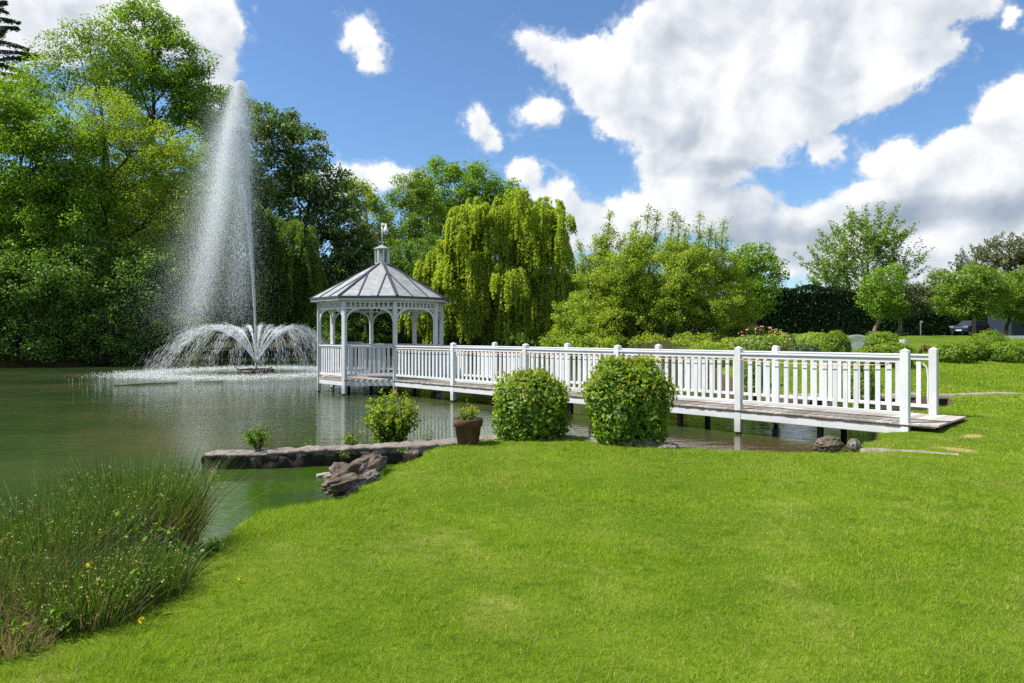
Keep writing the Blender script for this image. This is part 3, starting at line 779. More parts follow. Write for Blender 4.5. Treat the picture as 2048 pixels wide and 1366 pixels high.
# float
m = MB()
m.lathe((FX, FY, 0), [(.75, -.06), (.8, .02), (.78, .12), (.6, .14), (.3, .12), (.28, .02)], 18)
for k in range(8):
    a = k * math.pi / 4 + .2; m.beam((FX + .25 * math.cos(a), FY + .25 * math.sin(a), .17), (FX + .82 * math.cos(a), FY + .82 * math.sin(a), .13), .05, .05)
m.build('float', flat('fountain_float', (.05, .042, .032), .6, .4, .4, 10, .4), FT)
m = MB()
for sx_ in (-1, 1):
    m.tube([(FX + sx_ * .55, FY - .3, .1), (FX + sx_ * .78, FY - .35, .24), (FX + sx_ * .86, FY - .35, .26)], .03, 6)
m.build('float_arm', flat('fountain_arm', (.10, .085, .06)), FT)
m = MB(); m.lathe((FX, FY, 0), [(.16, .12), (.12, .2), (.05, .26), (.04, .46)], 12); m.build('nozzle', flat('brass_dull', (.16, .13, .08), .4), FT)
m = MB(); q = [((229, 770), 23.7), ((300, 767), 24.4), ((356, 765), 24.9)]
m.tube([((x - CX) / F * z, z, .004) for (x, y), z in q], .012, 6); tag(m.build('floating_cable', BLK), 'longer black cable floating on the water left of the fountain', 'cable', 'cables floating by the fountain')
m = MB(); q = [((390, 763), 25.4), ((447, 762), 25.7)]
m.tube([((x - CX) / F * z, z, .004) for (x, y), z in q], .012, 6); tag(m.build('floating_cable', BLK), 'shorter black cable floating in front of the fountain', 'cable', 'cables floating by the fountain')
#==PART2==
# ------------------------------------------------------------------ vegetation builders
def fib_dirs(n):
    d = rng.normal(size=(n, 3)); return unit(d)


def crown_leaves(lobes, Z, size, lai, rc, aspect=.62, flat_=.7, up=.35, spiky=0., solid=.45, droop=0.):
    """lobes: (px, py, rx, ry[, dz]) given at distance Z -> real ellipsoids with depth; returns leaf quads and limb targets"""
    out = []; tg = []
    k = Z / F
    for lb in lobes:
        px, py, rx, ry = lb[:4]; dz = lb[4] if len(lb) > 4 else 0
        c = np.array(W3(px, py, Z)) + np.array([0, dz, 0]); a = np.array([rx * k, (rx + ry) * .5 * k * .9, ry * k])
        tg.append((Vector(c), a))
        area = 4 * math.pi * ((a[0] * a[2]) ** 1.6 / 3 + (a[0] * a[1]) ** 1.6 / 3 + (a[1] * a[2]) ** 1.6 / 3) ** (1 / 1.6)
        nl = int(area * lai / (size * size * aspect * .5)); ncl = max(6, int(area / (rc * rc * 1.5)))
        d = fib_dirs(ncl); rr = 1 - solid * rng.random(ncl) ** 1.7
        rr += rng.normal(size=ncl) * .07
        cc = c + d * a * rr[:, None]; crad = rc * rng.uniform(.55, 1.25, ncl); dens_ = crad ** 2; dens_ /= dens_.sum()
        wh = rng.choice(ncl, nl, p=dens_)
        ld = fib_dirs(nl); lr = rng.random(nl) ** .45
        o_ = ld * (lr * crad[wh])[:, None] * np.array([1, 1, flat_])
        if spiky:
            ax = unit(d[wh] * np.array([1, 1, .6]) + np.array([0, 0, .9])); o_ = o_ * .45 + ax * (rng.random(nl) * 2 - .4)[:, None] * (crad[wh] * spiky)[:, None]
        Pn = cc[wh] + o_
        if droop: Pn[:, 2] -= droop * (lr ** 2) * crad[wh]
        nv = unit(ld * .7 + np.array([0, 0, up * 2.2]) + rng.normal(size=(nl, 3)) * .55)
        out.append(leaves(Pn, size, aspect, Nrm=nv, D=rng.normal(size=(nl, 3))))
    return np.concatenate(out), tg


def limb(m, a, b, r0, r1, seg=5, wig=.06, n=6):
    a = Vector(a); b = Vector(b); L = (b - a).length; pts = []; rr = []
    for i in range(seg + 1):
        t = i / seg; p = a.lerp(b, t); w_ = math.sin(math.pi * t) * L * wig
        p += Vector((random.gauss(0, w_), random.gauss(0, w_), random.gauss(0, w_ * .4) + L * .05 * math.sin(math.pi * t))); pts.append(p); rr.append(r0 + (r1 - r0) * t)
    m.tube(pts, rr, n); return pts


def tree(name, label, group, base_px, Z, lobes, lm, size=.14, lai=1.0, rc=.8, r0=.22, trunk_top=None, bk=None, cat='tree', extra=None, lean=None, twigs=5, **kw):
    bx = (base_px - CX) / F * Z; bz = hz(bx, Z)
    t = empty(name, (bx, Z, bz), label, cat, group)
    V, tg = crown_leaves(lobes, Z, size, lai, rc, **kw)
    m = MB(); topz = max(c.z for c, a in tg)
    if trunk_top is None:
        mx = sum((c for c, a in tg), Vector()) / len(tg); tt_ = Vector((mx.x, mx.y, mx.z * .5 + topz * .5))
    else: tt_ = W3(trunk_top[0], trunk_top[1], Z)
    a = Vector((bx, Z, bz - .15)); seg = 9; pts = []; rr = []
    for i in range(seg + 1):
        q = i / seg; s_ = q ** 1.6 if lean is None else q ** lean
        p = Vector((a.x + (tt_.x - a.x) * s_, a.y + (tt_.y - a.y) * s_, a.z + (tt_.z - a.z) * q))
        if 0 < i < seg: p += Vector((random.gauss(0, r0 * .35), random.gauss(0, r0 * .35), 0))
        pts.append(p); rr.append(r0 * (1.35 if i == 0 else 1) * (1 - .86 * q))
    m.tube(pts, rr, 9)
    for c, ax in tg:
        hgt_ = min(.92, max(.22, ((c.z - ax[2] * .6) - a.z) / max(.1, tt_.z - a.z) * .85)); i = int(hgt_ * seg); f_ = hgt_ * seg - i
        s0 = pts[i].lerp(pts[min(i + 1, seg)], f_); e = limb(m, s0, c, rr[i] * .55, rr[i] * .18 + .008)
        for _ in range(twigs):
            d = Vector(fib_dirs(1)[0]); d.z = abs(d.z) * .8; q = c + Vector((d.x * ax[0], d.y * ax[1], d.z * ax[2])) * .85
            limb(m, e[random.choice((2, 3, 4))], q, rr[i] * .20 + .006, .008, 4, .08, 4)
    m.build('trunk', bk or BK, t)
    np_mesh('crown', V, 4, LM[lm], t)
    if extra: extra(t, V, tg)
    return t


def bush(name, label, cat, group, c, r, lm, size, n, mats=None, power=3., z0=None, stems=4, tipm=None, tipn=0, shell=.28, leaf6=False, sub=0):
    """clipped or loose bush: c = base centre, r = (rx, ry, height)"""
    c = Vector(c); t = empty(name, c, label, cat, group)
    def shellpts(k, lo):
        d = fib_dirs(k); d[:, 2] = np.where(d[:, 2] < -.9, -d[:, 2], d[:, 2])
        q = np.abs(d) ** power; s_ = 1 / (q.sum(1) ** (1 / power))
        rr = 1 - lo * rng.random(k) ** 1.5
        nz_ = 1 + .10 * np.sin(d[:, 0] * 7 + c.x * 3) * np.sin(d[:, 2] * 6 + c.y) + .05 * np.sin(d[:, 1] * 11 + d[:, 0] * 9 + c.x)
        P_ = d * (s_ * rr * nz_)[:, None] * np.array([r[0], r[1], r[2] * .5]) + np.array([c.x, c.y, c.z + r[2] * .5])
        return P_, d
    P1, d1_ = shellpts(n, shell)
    V = leaves(P1, size, .62, Nrm=d1_ * .9 + np.array([0, 0, .35]), D=rng.normal(size=(n, 3)) + np.array([0, 0, .3]), fold=.12)
    np_mesh('foliage', V, 4, LM[lm], t)
    if tipn:
        P2, d2 = shellpts(tipn * 4, .02); k = (P2[:, 2] > c.z + r[2] * .62)
        P2 = P2[k][:tipn] + d2[k][:tipn] * size * .5 + rng.normal(size=(min(tipn, k.sum()), 3)) * size * .3
        V = leaves(P2, size * .8, .5, Nrm=rng.normal(size=P2.shape), D=np.tile([0, 0, 1.], (len(P2), 1)) + rng.normal(size=P2.shape) * .4); np_mesh('shoot_leaves', V, 4, LM[tipm or 'tip'], t)
    if stems:
        m = MB()
        for _ in range(stems):
            x0 = c + Vector((random.uniform(-.4, .4) * r[0], random.uniform(-.3, .3) * r[1], -.05)); limb(m, x0, c + Vector((random.uniform(-.7, .7) * r[0], random.uniform(-.6, .6) * r[1], r[2] * .8)), .02 * max(r[0], .3) / .5, .004, 5, .08, 5)
        m.build('stems', BK, t)
    return t


# ------------------------------------------------------------------ trees of the left bank and behind
G1, G2, G3 = 'tall trees on the left bank', 'low trees overhanging the left bank', 'trees beyond the far bank'
tree('broadleaf_tree', 'leafy mid green tree at the far left edge of the pond wood', G1, 20, 40, [(30, 320, 120, 100), (120, 300, 80, 85), (60, 450, 130, 100), (150, 420, 85, 100), (0, 220, 80, 75), (90, 550, 110, 80, -1), (-90, 400, 120, 160)], 'bright', .17, .95, .75, .3)
tree('broadleaf_tree', 'airy tree with long arching branches left of the tallest tree', G1, 250, 52, [(150, 100, 75, 38), (100, 160, 75, 50), (215, 165, 60, 60), (50, 190, 50, 50), (180, 60, 50, 25), (240, 110, 50, 40)], 'mid', .17, .42, .75, .3, trunk_top=(190, 170), twigs=9, solid=.7)
tree('broadleaf_tree', 'tallest bright green tree topping the left wood', G1, 310, 56, [(255, 55, 38, 45), (320, 60, 42, 45), (340, 120, 75, 50), (250, 140, 62, 60), (385, 165, 55, 48), (300, 210, 90, 60), (390, 225, 45, 50), (285, 15, 28, 22), (300, 330, 110, 90)], 'bright', .20, .85, .8, .4, trunk_top=(310, 60), twigs=7)
tree('alder_tree', 'slender small-leaved tree with dark straight trunk in the middle of the left wood', G1, 206, 42, [(205, 225, 62, 60), (270, 290, 90, 62), (155, 300, 62, 62), (225, 370, 120, 62), (345, 320, 60, 80), (370, 420, 60, 80), (300, 450, 80, 60), (160, 400, 60, 50), (250, 500, 90, 40)], 'lime', .12, .50, .6, .26, trunk_top=(204, 215), lean=1, twigs=9, solid=.75)
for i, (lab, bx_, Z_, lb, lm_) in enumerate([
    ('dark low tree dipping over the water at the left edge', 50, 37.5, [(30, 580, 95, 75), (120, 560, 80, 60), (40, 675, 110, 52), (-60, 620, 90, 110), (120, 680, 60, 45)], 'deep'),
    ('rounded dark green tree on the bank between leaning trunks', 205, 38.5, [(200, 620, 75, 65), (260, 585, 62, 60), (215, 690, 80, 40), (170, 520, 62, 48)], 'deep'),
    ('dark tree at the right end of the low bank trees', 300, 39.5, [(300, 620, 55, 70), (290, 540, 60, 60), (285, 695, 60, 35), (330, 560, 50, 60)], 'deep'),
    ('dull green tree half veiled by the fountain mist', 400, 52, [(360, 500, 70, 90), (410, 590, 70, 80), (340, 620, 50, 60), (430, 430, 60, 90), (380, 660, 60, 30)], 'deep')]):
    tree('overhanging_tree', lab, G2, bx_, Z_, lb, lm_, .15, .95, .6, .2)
tree('broadleaf_tree', 'dark tree standing behind the fountain jet', G3, 470, 62, [(470, 230, 34, 50), (450, 300, 50, 60), (480, 380, 60, 70), (470, 480, 70, 90), (500, 600, 60, 70), (420, 230, 40, 60)], 'deep', .19, 1., .8, .3)
def candles(t, V, tg):
    cs = []
    for c, a in tg:
        n = int(70 * a[0] * a[2] / 6); d = fib_dirs(n); d = d[(d[:, 1] < .4) | (d[:, 2] > .3)]; cs.append(np.array(c) + d * a * 1.02)
    Cc = np.concatenate(cs); n = len(Cc); P_ = np.repeat(Cc, 14, 0); off = rng.random(len(P_)); P_ = P_ + np.stack([rng.normal(size=len(P_)) * .05 * (1.2 - off), rng.normal(size=len(P_)) * .05 * (1.2 - off), off * .42], 1)
    np_mesh('blossom', leaves(P_, .15, .8, up=.1), 4, flat_leaf, t)
flat_leaf = leafmat('chestnut_blossom', (.22, .21, .14), (.36, .33, .25), (.50, .46, .38), trans=.3)
tree('chestnut_tree', 'big dark horse chestnut with pale flower candles behind the gazebo', G3, 610, 60, [(555, 262, 48, 42), (610, 300, 52, 46), (550, 340, 56, 62), (645, 370, 50, 50), (600, 415, 85, 70), (690, 440, 42, 55), (655, 510, 78, 62), (715, 500, 38, 52), (700, 590, 62, 55), (520, 245, 26, 30), (600, 560, 80, 60)], 'chest', .26, 1.15, .85, .5, extra=candles, flat_=.6)
tree('hornbeam_tree', 'bright yellow-green tree peeping out right of the chestnut', G3, 735, 76, [(730, 395, 36, 28), (702, 385, 28, 26), (745, 445, 42, 42), (720, 515, 55, 60), (770, 520, 40, 60)], 'lime', .24, .9, .9, .3)
tree('oak_tree', 'broad rich green tree rising behind the weeping willow', G3, 920, 88, [(885, 350, 45, 30), (950, 365, 52, 38), (1003, 385, 36, 38), (905, 400, 70, 45), (1000, 430, 50, 50), (940, 450, 90, 55), (860, 430, 50, 60), (1035, 392, 22, 18), (900, 520, 80, 60)], 'bright', .30, .95, 1.1, .4)
tree('broadleaf_tree', 'soft light green tree directly above the gazebo cupola', G3, 815, 80, [(815, 385, 38, 34), (795, 440, 42, 60), (850, 430, 38, 60), (840, 370, 26, 36), (800, 520, 50, 60)], 'mid', .22, .75, .8, .3)
tree('broadleaf_tree', 'dark green tree close behind the gazebo roof', G3, 800, 70, [(760, 560, 60, 60), (820, 540, 55, 60), (850, 600, 60, 55), (700, 620, 60, 45), (790, 610, 60, 40)], 'deep', .22, 1., .8, .3)
tree('broadleaf_tree', 'narrow dark tree between the cupola and the willow', G3, 868, 74, [(860, 500, 26, 30), (870, 540, 32, 40), (880, 590, 34, 40)], 'deep', .2, 1., .7, .25)


def conifer():
    Z = 58; bx = (-40 - CX) / F * Z; t = empty('conifer_tree', (bx, Z, hz(bx, Z)), 'dark conifer with drooping boughs in the top left corner', 'tree')
    m = MB(); top = W3(-45, -60, Z); m.tube([(bx, Z, 0), (bx, Z, top.z * .6), top], [.5, .3, .03], 8); m.build('trunk', BK, t)
    Cs = []; Ds = []; m = MB()
    for i in range(70):
        q = i / 69; z = top.z - .4 - q * 15; L = .8 + 6.2 * q ** .7; a = i * 2.4; d = np.array([math.cos(a), math.sin(a), 0]); L *= random.uniform(.75, 1.1)
        m.tube([Vector((bx, Z, z)), Vector((bx, Z, z)) + Vector(d) * L * .6 + Vector((0, 0, .3)), Vector((bx, Z, z)) + Vector(d) * L + Vector((0, 0, .35))], [.06, .035, .01], 4)
        n = int(420 * L / 4); s = rng.random(n) ** .7; side = rng.normal(size=n) * .45 * (1.1 - s); sd = np.array([-d[1], d[0], 0])
        Cs.append(np.array([bx, Z, z]) + d * (s * L)[:, None] + sd * side[:, None] + np.stack([np.zeros(n), np.zeros(n), .32 * np.sin(s * 2) - np.abs(side) * .5 - .25 * rng.random(n)], 1)); Ds.append(np.tile(d, (n, 1)) + sd * np.sign(side)[:, None])
    m.build('boughs', BK, t); C_ = np.concatenate(Cs); np_mesh('needles', leaves(C_, .34, .3, D=np.concatenate(Ds), up=.5), 4, LM['conifer'], t)
conifer()


def willow(label, group, base_px, Z, lobes, lm, z_end, n_str, leafsz, r0=.4, dens_=16, cat='tree'):
    bx = (base_px - CX) / F * Z; t = empty('weeping_willow', (bx, Z, hz(bx, Z)), label, cat, group); k = Z / F
    m = MB(); tops = [W3(a[0], a[1], Z) for a in lobes]
    ct = sum(tops, Vector()) / len(tops); fork = Vector((bx * .5 + ct.x * .5, Z, ct.z * .35))
    m.tube([(bx, Z, hz(bx, Z) - .2), (bx * .8 + fork.x * .2, Z, fork.z * .5), fork], [r0 * 1.3, r0, r0 * .75], 9)
    for c in tops: limb(m, fork, c, r0 * .5, .04, 6, .06)
    m.build('trunk', BK, t)
    P_ = []; D_ = []
    sub_ = []
    for a in lobes:
        for _ in range(6):
            an = random.uniform(-.25, 1.25) * math.pi; q = random.uniform(.35, .95); sub_.append((a[0] + math.cos(an) * a[2] * q, a[1] - math.sin(an) * a[3] * q, a[2] * random.uniform(.28, .5), a[3] * random.uniform(.35, .6), (a[4] if len(a) > 4 else 5) * random.uniform(.45, .8), random.uniform(-.9, .5) * a[2] * k))
        sub_.append((a[0], a[1], a[2] * .8, a[3] * .8, a[4], 0))
    lobes = sub_; tops = [W3(a[0], a[1], Z) + Vector((0, a[5], 0)) for a in lobes]
    area = np.array([a[2] * a[3] for a in lobes], float); cnts = (n_str * area / area.sum()).astype(int)
    for lb, c, n in zip(lobes, tops, cnts):
        ax = np.array([lb[2] * k, lb[2] * k * .9, lb[3] * k]); ncur = max(4, n // 16)
        dc = fib_dirs(ncur); dc[:, 2] = np.abs(dc[:, 2]) * 1.0 - .15; dc = unit(dc)
        w_ = rng.integers(0, ncur, n); d = unit(dc[w_] + rng.normal(size=(n, 3)) * .15)
        st = np.array(c) + d * ax * (1 - .3 * rng.random(n) ** 2)[:, None]
        cl = rng.uniform(.4, 1., ncur)[w_]
        zend = z_end + rng.random(n) * .8
        maxL = np.minimum(np.maximum(st[:, 2] - zend, .4), (lb[4] if len(lb) > 4 else 5.) * cl * rng.uniform(.7, 1.1, n))
        nl = (maxL * dens_).astype(int) + 4
        rep = np.repeat(np.arange(n), nl); s = rng.random(len(rep)); Lr_ = maxL[rep]
        hd = unit(d[rep] * np.array([1, 1, 0]) + 1e-6); out_ = np.minimum(.5, .22 * Lr_)[:, None] * (1 - np.exp(-s * 4))[:, None]
        p = st[rep] + hd * out_ + np.stack([rng.normal(size=len(rep)) * .05, rng.normal(size=len(rep)) * .05, .12 * np.sin(np.minimum(1, s * 5) * 3.14) - s * Lr_], 1)
        P_.append(p); D_.append(np.stack([rng.normal(size=len(rep)) * .35, rng.normal(size=len(rep)) * .35, -np.ones(len(rep))], 1) + hd * .25)
    P_ = np.concatenate(P_); D_ = np.concatenate(D_)
    np_mesh('hanging_foliage', leaves(P_, leafsz, .30, D=D_, Nrm=rng.normal(size=P_.shape) + np.array([0, 0, .5])), 4, LM[lm], t)
    return t
willow('large golden-green weeping willow trailing over the far bank', None, 1000, 66,
       [(1045, 432, 78, 34, 4.5), (965, 470, 80, 42, 5), (1065, 480, 66, 50, 5), (905, 530, 60, 40, 5), (862, 580, 46, 36, 5), (985, 545, 84, 50, 6), (1110, 500, 40, 40, 4), (1100, 570, 50, 50, 5.5), (930, 600, 70, 40, 5), (1030, 610, 70, 45, 5), (1105, 630, 40, 30, 3), (840, 620, 30, 30, 4), (960, 420, 40, 20, 4)], 'willow', .2, 10500, .29, .5, 15)
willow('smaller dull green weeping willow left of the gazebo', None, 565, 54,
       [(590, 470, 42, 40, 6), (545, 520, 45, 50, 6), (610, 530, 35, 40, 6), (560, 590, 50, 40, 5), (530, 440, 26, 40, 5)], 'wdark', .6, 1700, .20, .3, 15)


def alder(label, base_px, Z, stems, lobes):
    def ex(t, V, tg):
        m = MB(); Cs = []
        for x0, y0, x1, y1 in stems:
            a = W3(x0, y0, Z); b = W3(x1, y1, Z); a.y += random.uniform(-1, 1); b.y += random.uniform(-1, 1); pts = limb(m, a, b, .07, .012, 8, .015)
            L = (b - a).length; n = int(L * 15)
            for _ in range(n):
                q = random.random() ** .9; p = a.lerp(b, q); rad = ((1 - q) * .95 + .2) * random.uniform(.6, 1.5); an = random.random() * 6.28
                e = p + Vector((math.cos(an) * rad, math.sin(an) * rad, rad * .9)) * random.uniform(.4, 1); m.tube([p, e], [.012, .005], 3, cap=False)
                kk = 9; Cs.append(np.array(e) * 1.0 + (np.array(p) - np.array(e)) * rng.random((kk, 1)) * .7 + rng.normal(size=(kk, 3)) * .15)
        m.build('stem', BK, t); C_ = np.concatenate(Cs); np_mesh('sprays', leaves(C_, .13, .65), 4, LM['lime'], t)
    tree('young_alder', label, 'young alders right of the willow', base_px, Z, lobes, 'lime', .13, 1.05, .5, .13, extra=ex, twigs=8, solid=.75)
alder('young alder at the left of the row, next to the willow', 1195, 46, [(1190, 640, 1222, 425), (1180, 600, 1160, 480), (1200, 600, 1250, 470)], [(1170, 630, 62, 48), (1200, 560, 46, 56), (1215, 500, 28, 36), (1150, 660, 40, 30), (1215, 670, 60, 26)])
alder('young alder with dense low foliage in front of the row', 1235, 44, [(1240, 620, 1262, 470)], [(1235, 560, 52, 52), (1220, 630, 70, 40), (1300, 600, 50, 50), (1270, 520, 34, 36)])
alder('young alder with dense low foliage right of the middle of the row', 1380, 43.5, [(1370, 620, 1376, 455)], [(1375, 560, 56, 52), (1330, 630, 60, 36), (1430, 620, 60, 44), (1380, 510, 34, 30)])
alder('young alder with the tallest thin stems in the row', 1285, 47, [(1270, 620, 1300, 415), (1290, 600, 1318, 430), (1260, 600, 1278, 440)], [(1270, 580, 50, 60), (1285, 510, 34, 44), (1270, 650, 60, 40), (1300, 640, 50, 45)])
alder('young alder with upright stems in the middle of the row', 1345, 45, [(1335, 620, 1345, 428), (1350, 600, 1362, 440)], [(1345, 600, 55, 60), (1340, 520, 34, 44), (1355, 660, 60, 35)])
alder('young alder with a bushy yellow-green crown', 1405, 46, [(1395, 620, 1396, 432), (1410, 600, 1422, 450)], [(1410, 590, 50, 50), (1400, 530, 38, 40), (1420, 650, 60, 40)])
alder('young alder at the right end of the row, thin branches fanned out', 1460, 47, [(1430, 600, 1452, 442), (1440, 600, 1462, 470), (1430, 580, 1430, 470)], [(1465, 600, 48, 50), (1480, 650, 44, 40), (1445, 545, 36, 40)])
tree('round_tree', 'round deep green tree between the alders and the tall dark hedge', G3, 1510, 64, [(1510, 515, 42, 30), (1530, 550, 36, 40), (1475, 540, 36, 32), (1505, 590, 55, 40)], 'bright', .22, .95, .7, .25)
tree('ash_tree', 'wide tree with spreading branch tips rising over the dark hedge', G3, 1735, 80, [(1700, 490, 48, 36), (1755, 470, 40, 30), (1665, 535, 42, 36), (1725, 550, 62, 42), (1795, 520, 40, 30), (1780, 480, 26, 20), (1730, 455, 22, 16), (1650, 570, 34, 28), (1815, 545, 22, 14)], 'mid', .24, .85, .8, .3, spiky=1.5, twigs=8)
tree('small_tree', 'small bright lime tree with a leaning trunk in front of the dark hedge', G3, 1744, 50, [(1772, 555, 38, 28), (1750, 590, 32, 32), (1785, 600, 34, 30), (1765, 625, 30, 18)], 'bright', .15, .8, .5, .17, bk=BKL, trunk_top=(1768, 590), lean=.8)
tree('small_tree', 'grey-green small tree with a short forked pale trunk', G3, 1798, 51, [(1808, 590, 36, 26), (1826, 612, 36, 22), (1790, 615, 34, 20), (1840, 585, 22, 20)], 'pine', .14, .8, .45, .2, bk=BKL, trunk_top=(1806, 610), lean=1)
tree('round_tree', 'broad round-headed tree in front of the parked dark cars', G3, 1948, 52, [(1935, 565, 52, 38), (1900, 595, 38, 30), (1968, 600, 52, 34), (1925, 615, 50, 22), (1980, 570, 40, 30)], 'mid', .16, 1., .5, .2, bk=BKL, trunk_top=(1945, 590), lean=1)
tree('round_tree', 'round-headed tree at the right edge in front of the shed', G3, 2012, 54, [(2040, 580, 50, 40), (2015, 610, 38, 30), (2080, 600, 60, 46), (2060, 560, 40, 30)], 'mid', .16, 1., .5, .18, bk=BK, trunk_top=(2030, 600))
tree('pine_tree', 'bushy pine with pale upright shoots behind the round trees', G3, 2020, 74, [(1955, 530, 42, 24), (2005, 508, 44, 28), (2055, 515, 50, 34), (1930, 560, 36, 26), (2080, 560, 60, 60)], 'pine', .22, 1., .55, .3, spiky=1.1)
tree('round_tree', 'small round green crown showing behind the pine', G3, 1880, 82, [(1878, 562, 24, 20), (1885, 590, 34, 30)], 'mid', .22, .9, .6, .2)

# distant wood closing the view below the crowns
V, _ = crown_leaves([(x, 600 + 12 * math.sin(x), 85, 80) for x in range(-260, 1250, 75)] + [(x, 655, 80, 30) for x in range(-260, 1250, 70)], 104, .42, 1.1, 1.6)
tag(np_mesh('far_wood', V, 4, LM['deep']), 'dark far-off wood closing the view behind the trees', 'wood', None, 'stuff')
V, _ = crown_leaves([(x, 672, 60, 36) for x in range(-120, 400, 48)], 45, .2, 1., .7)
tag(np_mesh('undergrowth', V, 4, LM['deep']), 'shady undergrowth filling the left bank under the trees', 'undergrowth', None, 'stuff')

V, _ = crown_leaves([(x, 694 - random.uniform(0, 8), random.uniform(20, 40), random.uniform(8, 26), random.uniform(-2, 3)) for x in range(1120, 1600, 17)] + [(x, 692 - random.uniform(0, 6), random.uniform(18, 34), random.uniform(8, 16), random.uniform(-9, -4)) for x in range(1330, 1600, 14)], 42.5, .13, .9, .4, solid=.8)
tag(np_mesh('undergrowth', V, 4, LM['lime']), 'light green undergrowth at the foot of the young alders', 'undergrowth', None, 'stuff')
V, _ = crown_leaves([(x, 684, 60, random.uniform(8, 22)) for x in range(640, 1130, 30)], 72, .24, 1., .6)
tag(np_mesh('undergrowth', V, 4, LM['deep']), 'dark undergrowth along the far bank under the weeping willow', 'undergrowth', None, 'stuff')
V, _ = crown_leaves([(x, y + random.uniform(-15, 15), 62, 60) for x in range(-200, 480, 62) for y in (430, 500, 560)], 100, .42, .9, 1.5)
tag(np_mesh('far_wood', V, 4, LM['mid']), 'hazy green taller wood behind the left bank trees', 'wood', None, 'stuff')
# tall clipped hedge on the right
def hedge(label, p0, p1, h, th, lm, size, n):
    a = Vector(p0); b = Vector(p1); c = (a + b) / 2; t = empty('tall_hedge', (c.x, c.y, hz(c.x, c.y)), label, 'hedge'); L = (b - a).length; d = (b - a).normalized(); nn = Vector((-d.y, d.x, 0)); base = hz(c.x, c.y)
    m = MB(); m.box((c.x, c.y, base + h / 2 - .2), (L - .3, th - .5, h - .5), math.atan2(d.y, d.x)); m.build('inner_mass', flat('hedge_inside', (.010, .014, .007), .95, .05), t)
    u_ = rng.random(n) * L - L / 2; hh = h * (1 + .04 * np.sin(u_ * .8) + .03 * np.sin(u_ * 2.1)); top = rng.random(n) < .22
    z = np.where(top, hh + rng.normal(size=n) * .08, rng.random(n) * hh); w = np.where(top, rng.uniform(-.5, .5, n) * th, (th / 2 + rng.normal(size=n) * .12) * np.where(rng.random(n) < .7, -1, 1))
    P_ = np.array(c)[None] * np.array([1, 1, 0]) + np.outer(u_, d) + np.outer(w, nn) + np.outer(z + base, [0, 0, 1])
    np_mesh('foliage', leaves(P_, size, .5, D=np.tile([0, 0, 1.], (n, 1)), Nrm=np.outer(np.sign(w), nn) + rng.normal(size=(n, 3)) * .4), 4, LM[lm], t)
hedge('tall dark clipped hedge closing off the garden on the right', (22, 71, 0), (68, 71, 0), 4.8, 2.4, 'yew', .26, 60000)

# ------------------------------------------------------------------ shrubs
def at(px, Z): x = (px - CX) / F * Z; return Vector((x, Z, hz(x, Z)))
def bushpx(name, label, cat, group, px, Z, half_px, top_y, lm, size, n, depth=None, base_z=None, **k):
    c = at(px, Z)
    if base_z is not None: c.z = base_z
    zt = EYE + (HY - top_y) / F * Z; rx = half_px / F * Z
    return bush(name, label, cat, group, c, (rx, depth or rx, max(.2, zt - c.z)), lm, size, n, **k)
GL = 'clipped laurels along the pond edge'
bushpx('laurel_bush', 'rounded clipped laurel beside the flower pot', 'bush', GL, 1063, 9.85, 73, 746, 'laurel', .070, 6000, depth=.46, base_z=.14, tipn=600, shell=.42, power=2.8)
bushpx('laurel_bush', 'larger clipped laurel with reddish shoot tips right of the smaller one', 'bush', GL, 1256, 9.55, 80, 722, 'laurel', .074, 7800, depth=.50, base_z=.10, tipn=800, shell=.42, power=2.8)
GB_ = 'bushes behind the footbridge'
for lab, px, Z, hp, ty, lm_, n, dp in [
    ('loose bush seen through the balusters at the middle of the far bank', 1510, 18.5, 26, 712, 'laurel', 2600, None),
    ('loose bush seen through the balusters near the bridge end', 1720, 15.7, 34, 722, 'laurel', 3200, None),
    ('low yellow-green clipped bush left of the roses', 1418, 25, 42, 691, 'laurel', 3000, None),
    ('ball-shaped clipped bush left of the small arched bridge', 1671, 25, 26, 665, 'laurel', 3600, None),
    ('rounded bush directly right of the small arched bridge', 1757, 25.5, 26, 668, 'laurel', 2600, None),
    ('low bush in front of the small arched bridge', 1738, 22.5, 24, 697, 'laurel', 2600, None),
    ('wide low clipped bush left of the bridge end post', 1789, 22.5, 36, 687, 'laurel', 3200, None),
    ('clipped bush just right of the bridge end post', 1905, 24, 32, 688, 'laurel', 3200, None),
    ('rounded clipped bush in the middle of the right-hand group', 1952, 24.5, 26, 684, 'laurel', 3000, None),
    ('clipped bush standing highest in the right-hand group', 1977, 27.5, 32, 664, 'laurel', 3000, None),
    ('clipped bush at the right edge of the picture', 2022, 24, 42, 684, 'laurel', 3600, None),
    ('spreading light green bush behind the ball-shaped one', 1630, 29, 36, 665, 'lime', 2600, None),
    ('grey-green spiky low planting between roses and ball-shaped bush', 1605, 25, 30, 690, 'conifer', 2400, None),
    ('dark low shrub behind the roses', 1600, 36, 30, 668, 'deep', 1800, None),
    ('bronze-tipped bush behind the small arched bridge', 1766, 36, 26, 664, 'mid', 1800, None)]:
    bushpx('garden_bush', lab, 'bush', GB_, px, Z, hp, ty, lm_, .075 if Z < 30 else .11, n, tipn=200 if lm_ == 'laurel' and Z > 20 else 0, power=2.6, shell=.22)
rb = bushpx('rose_bush', 'sprawling rose bush dotted with pink flowers', 'bush', None, 1522, 26.5, 56, 672, 'mid', .085, 5200, power=2.6)
FLR = flat('pink_petals', (.55, .24, .24), .6, .3, .3, 30); n = 300; c = at(1522, 26.5); d = fib_dirs(n); d = d[(d[:, 1] < .5) & (d[:, 2] > -.2)]
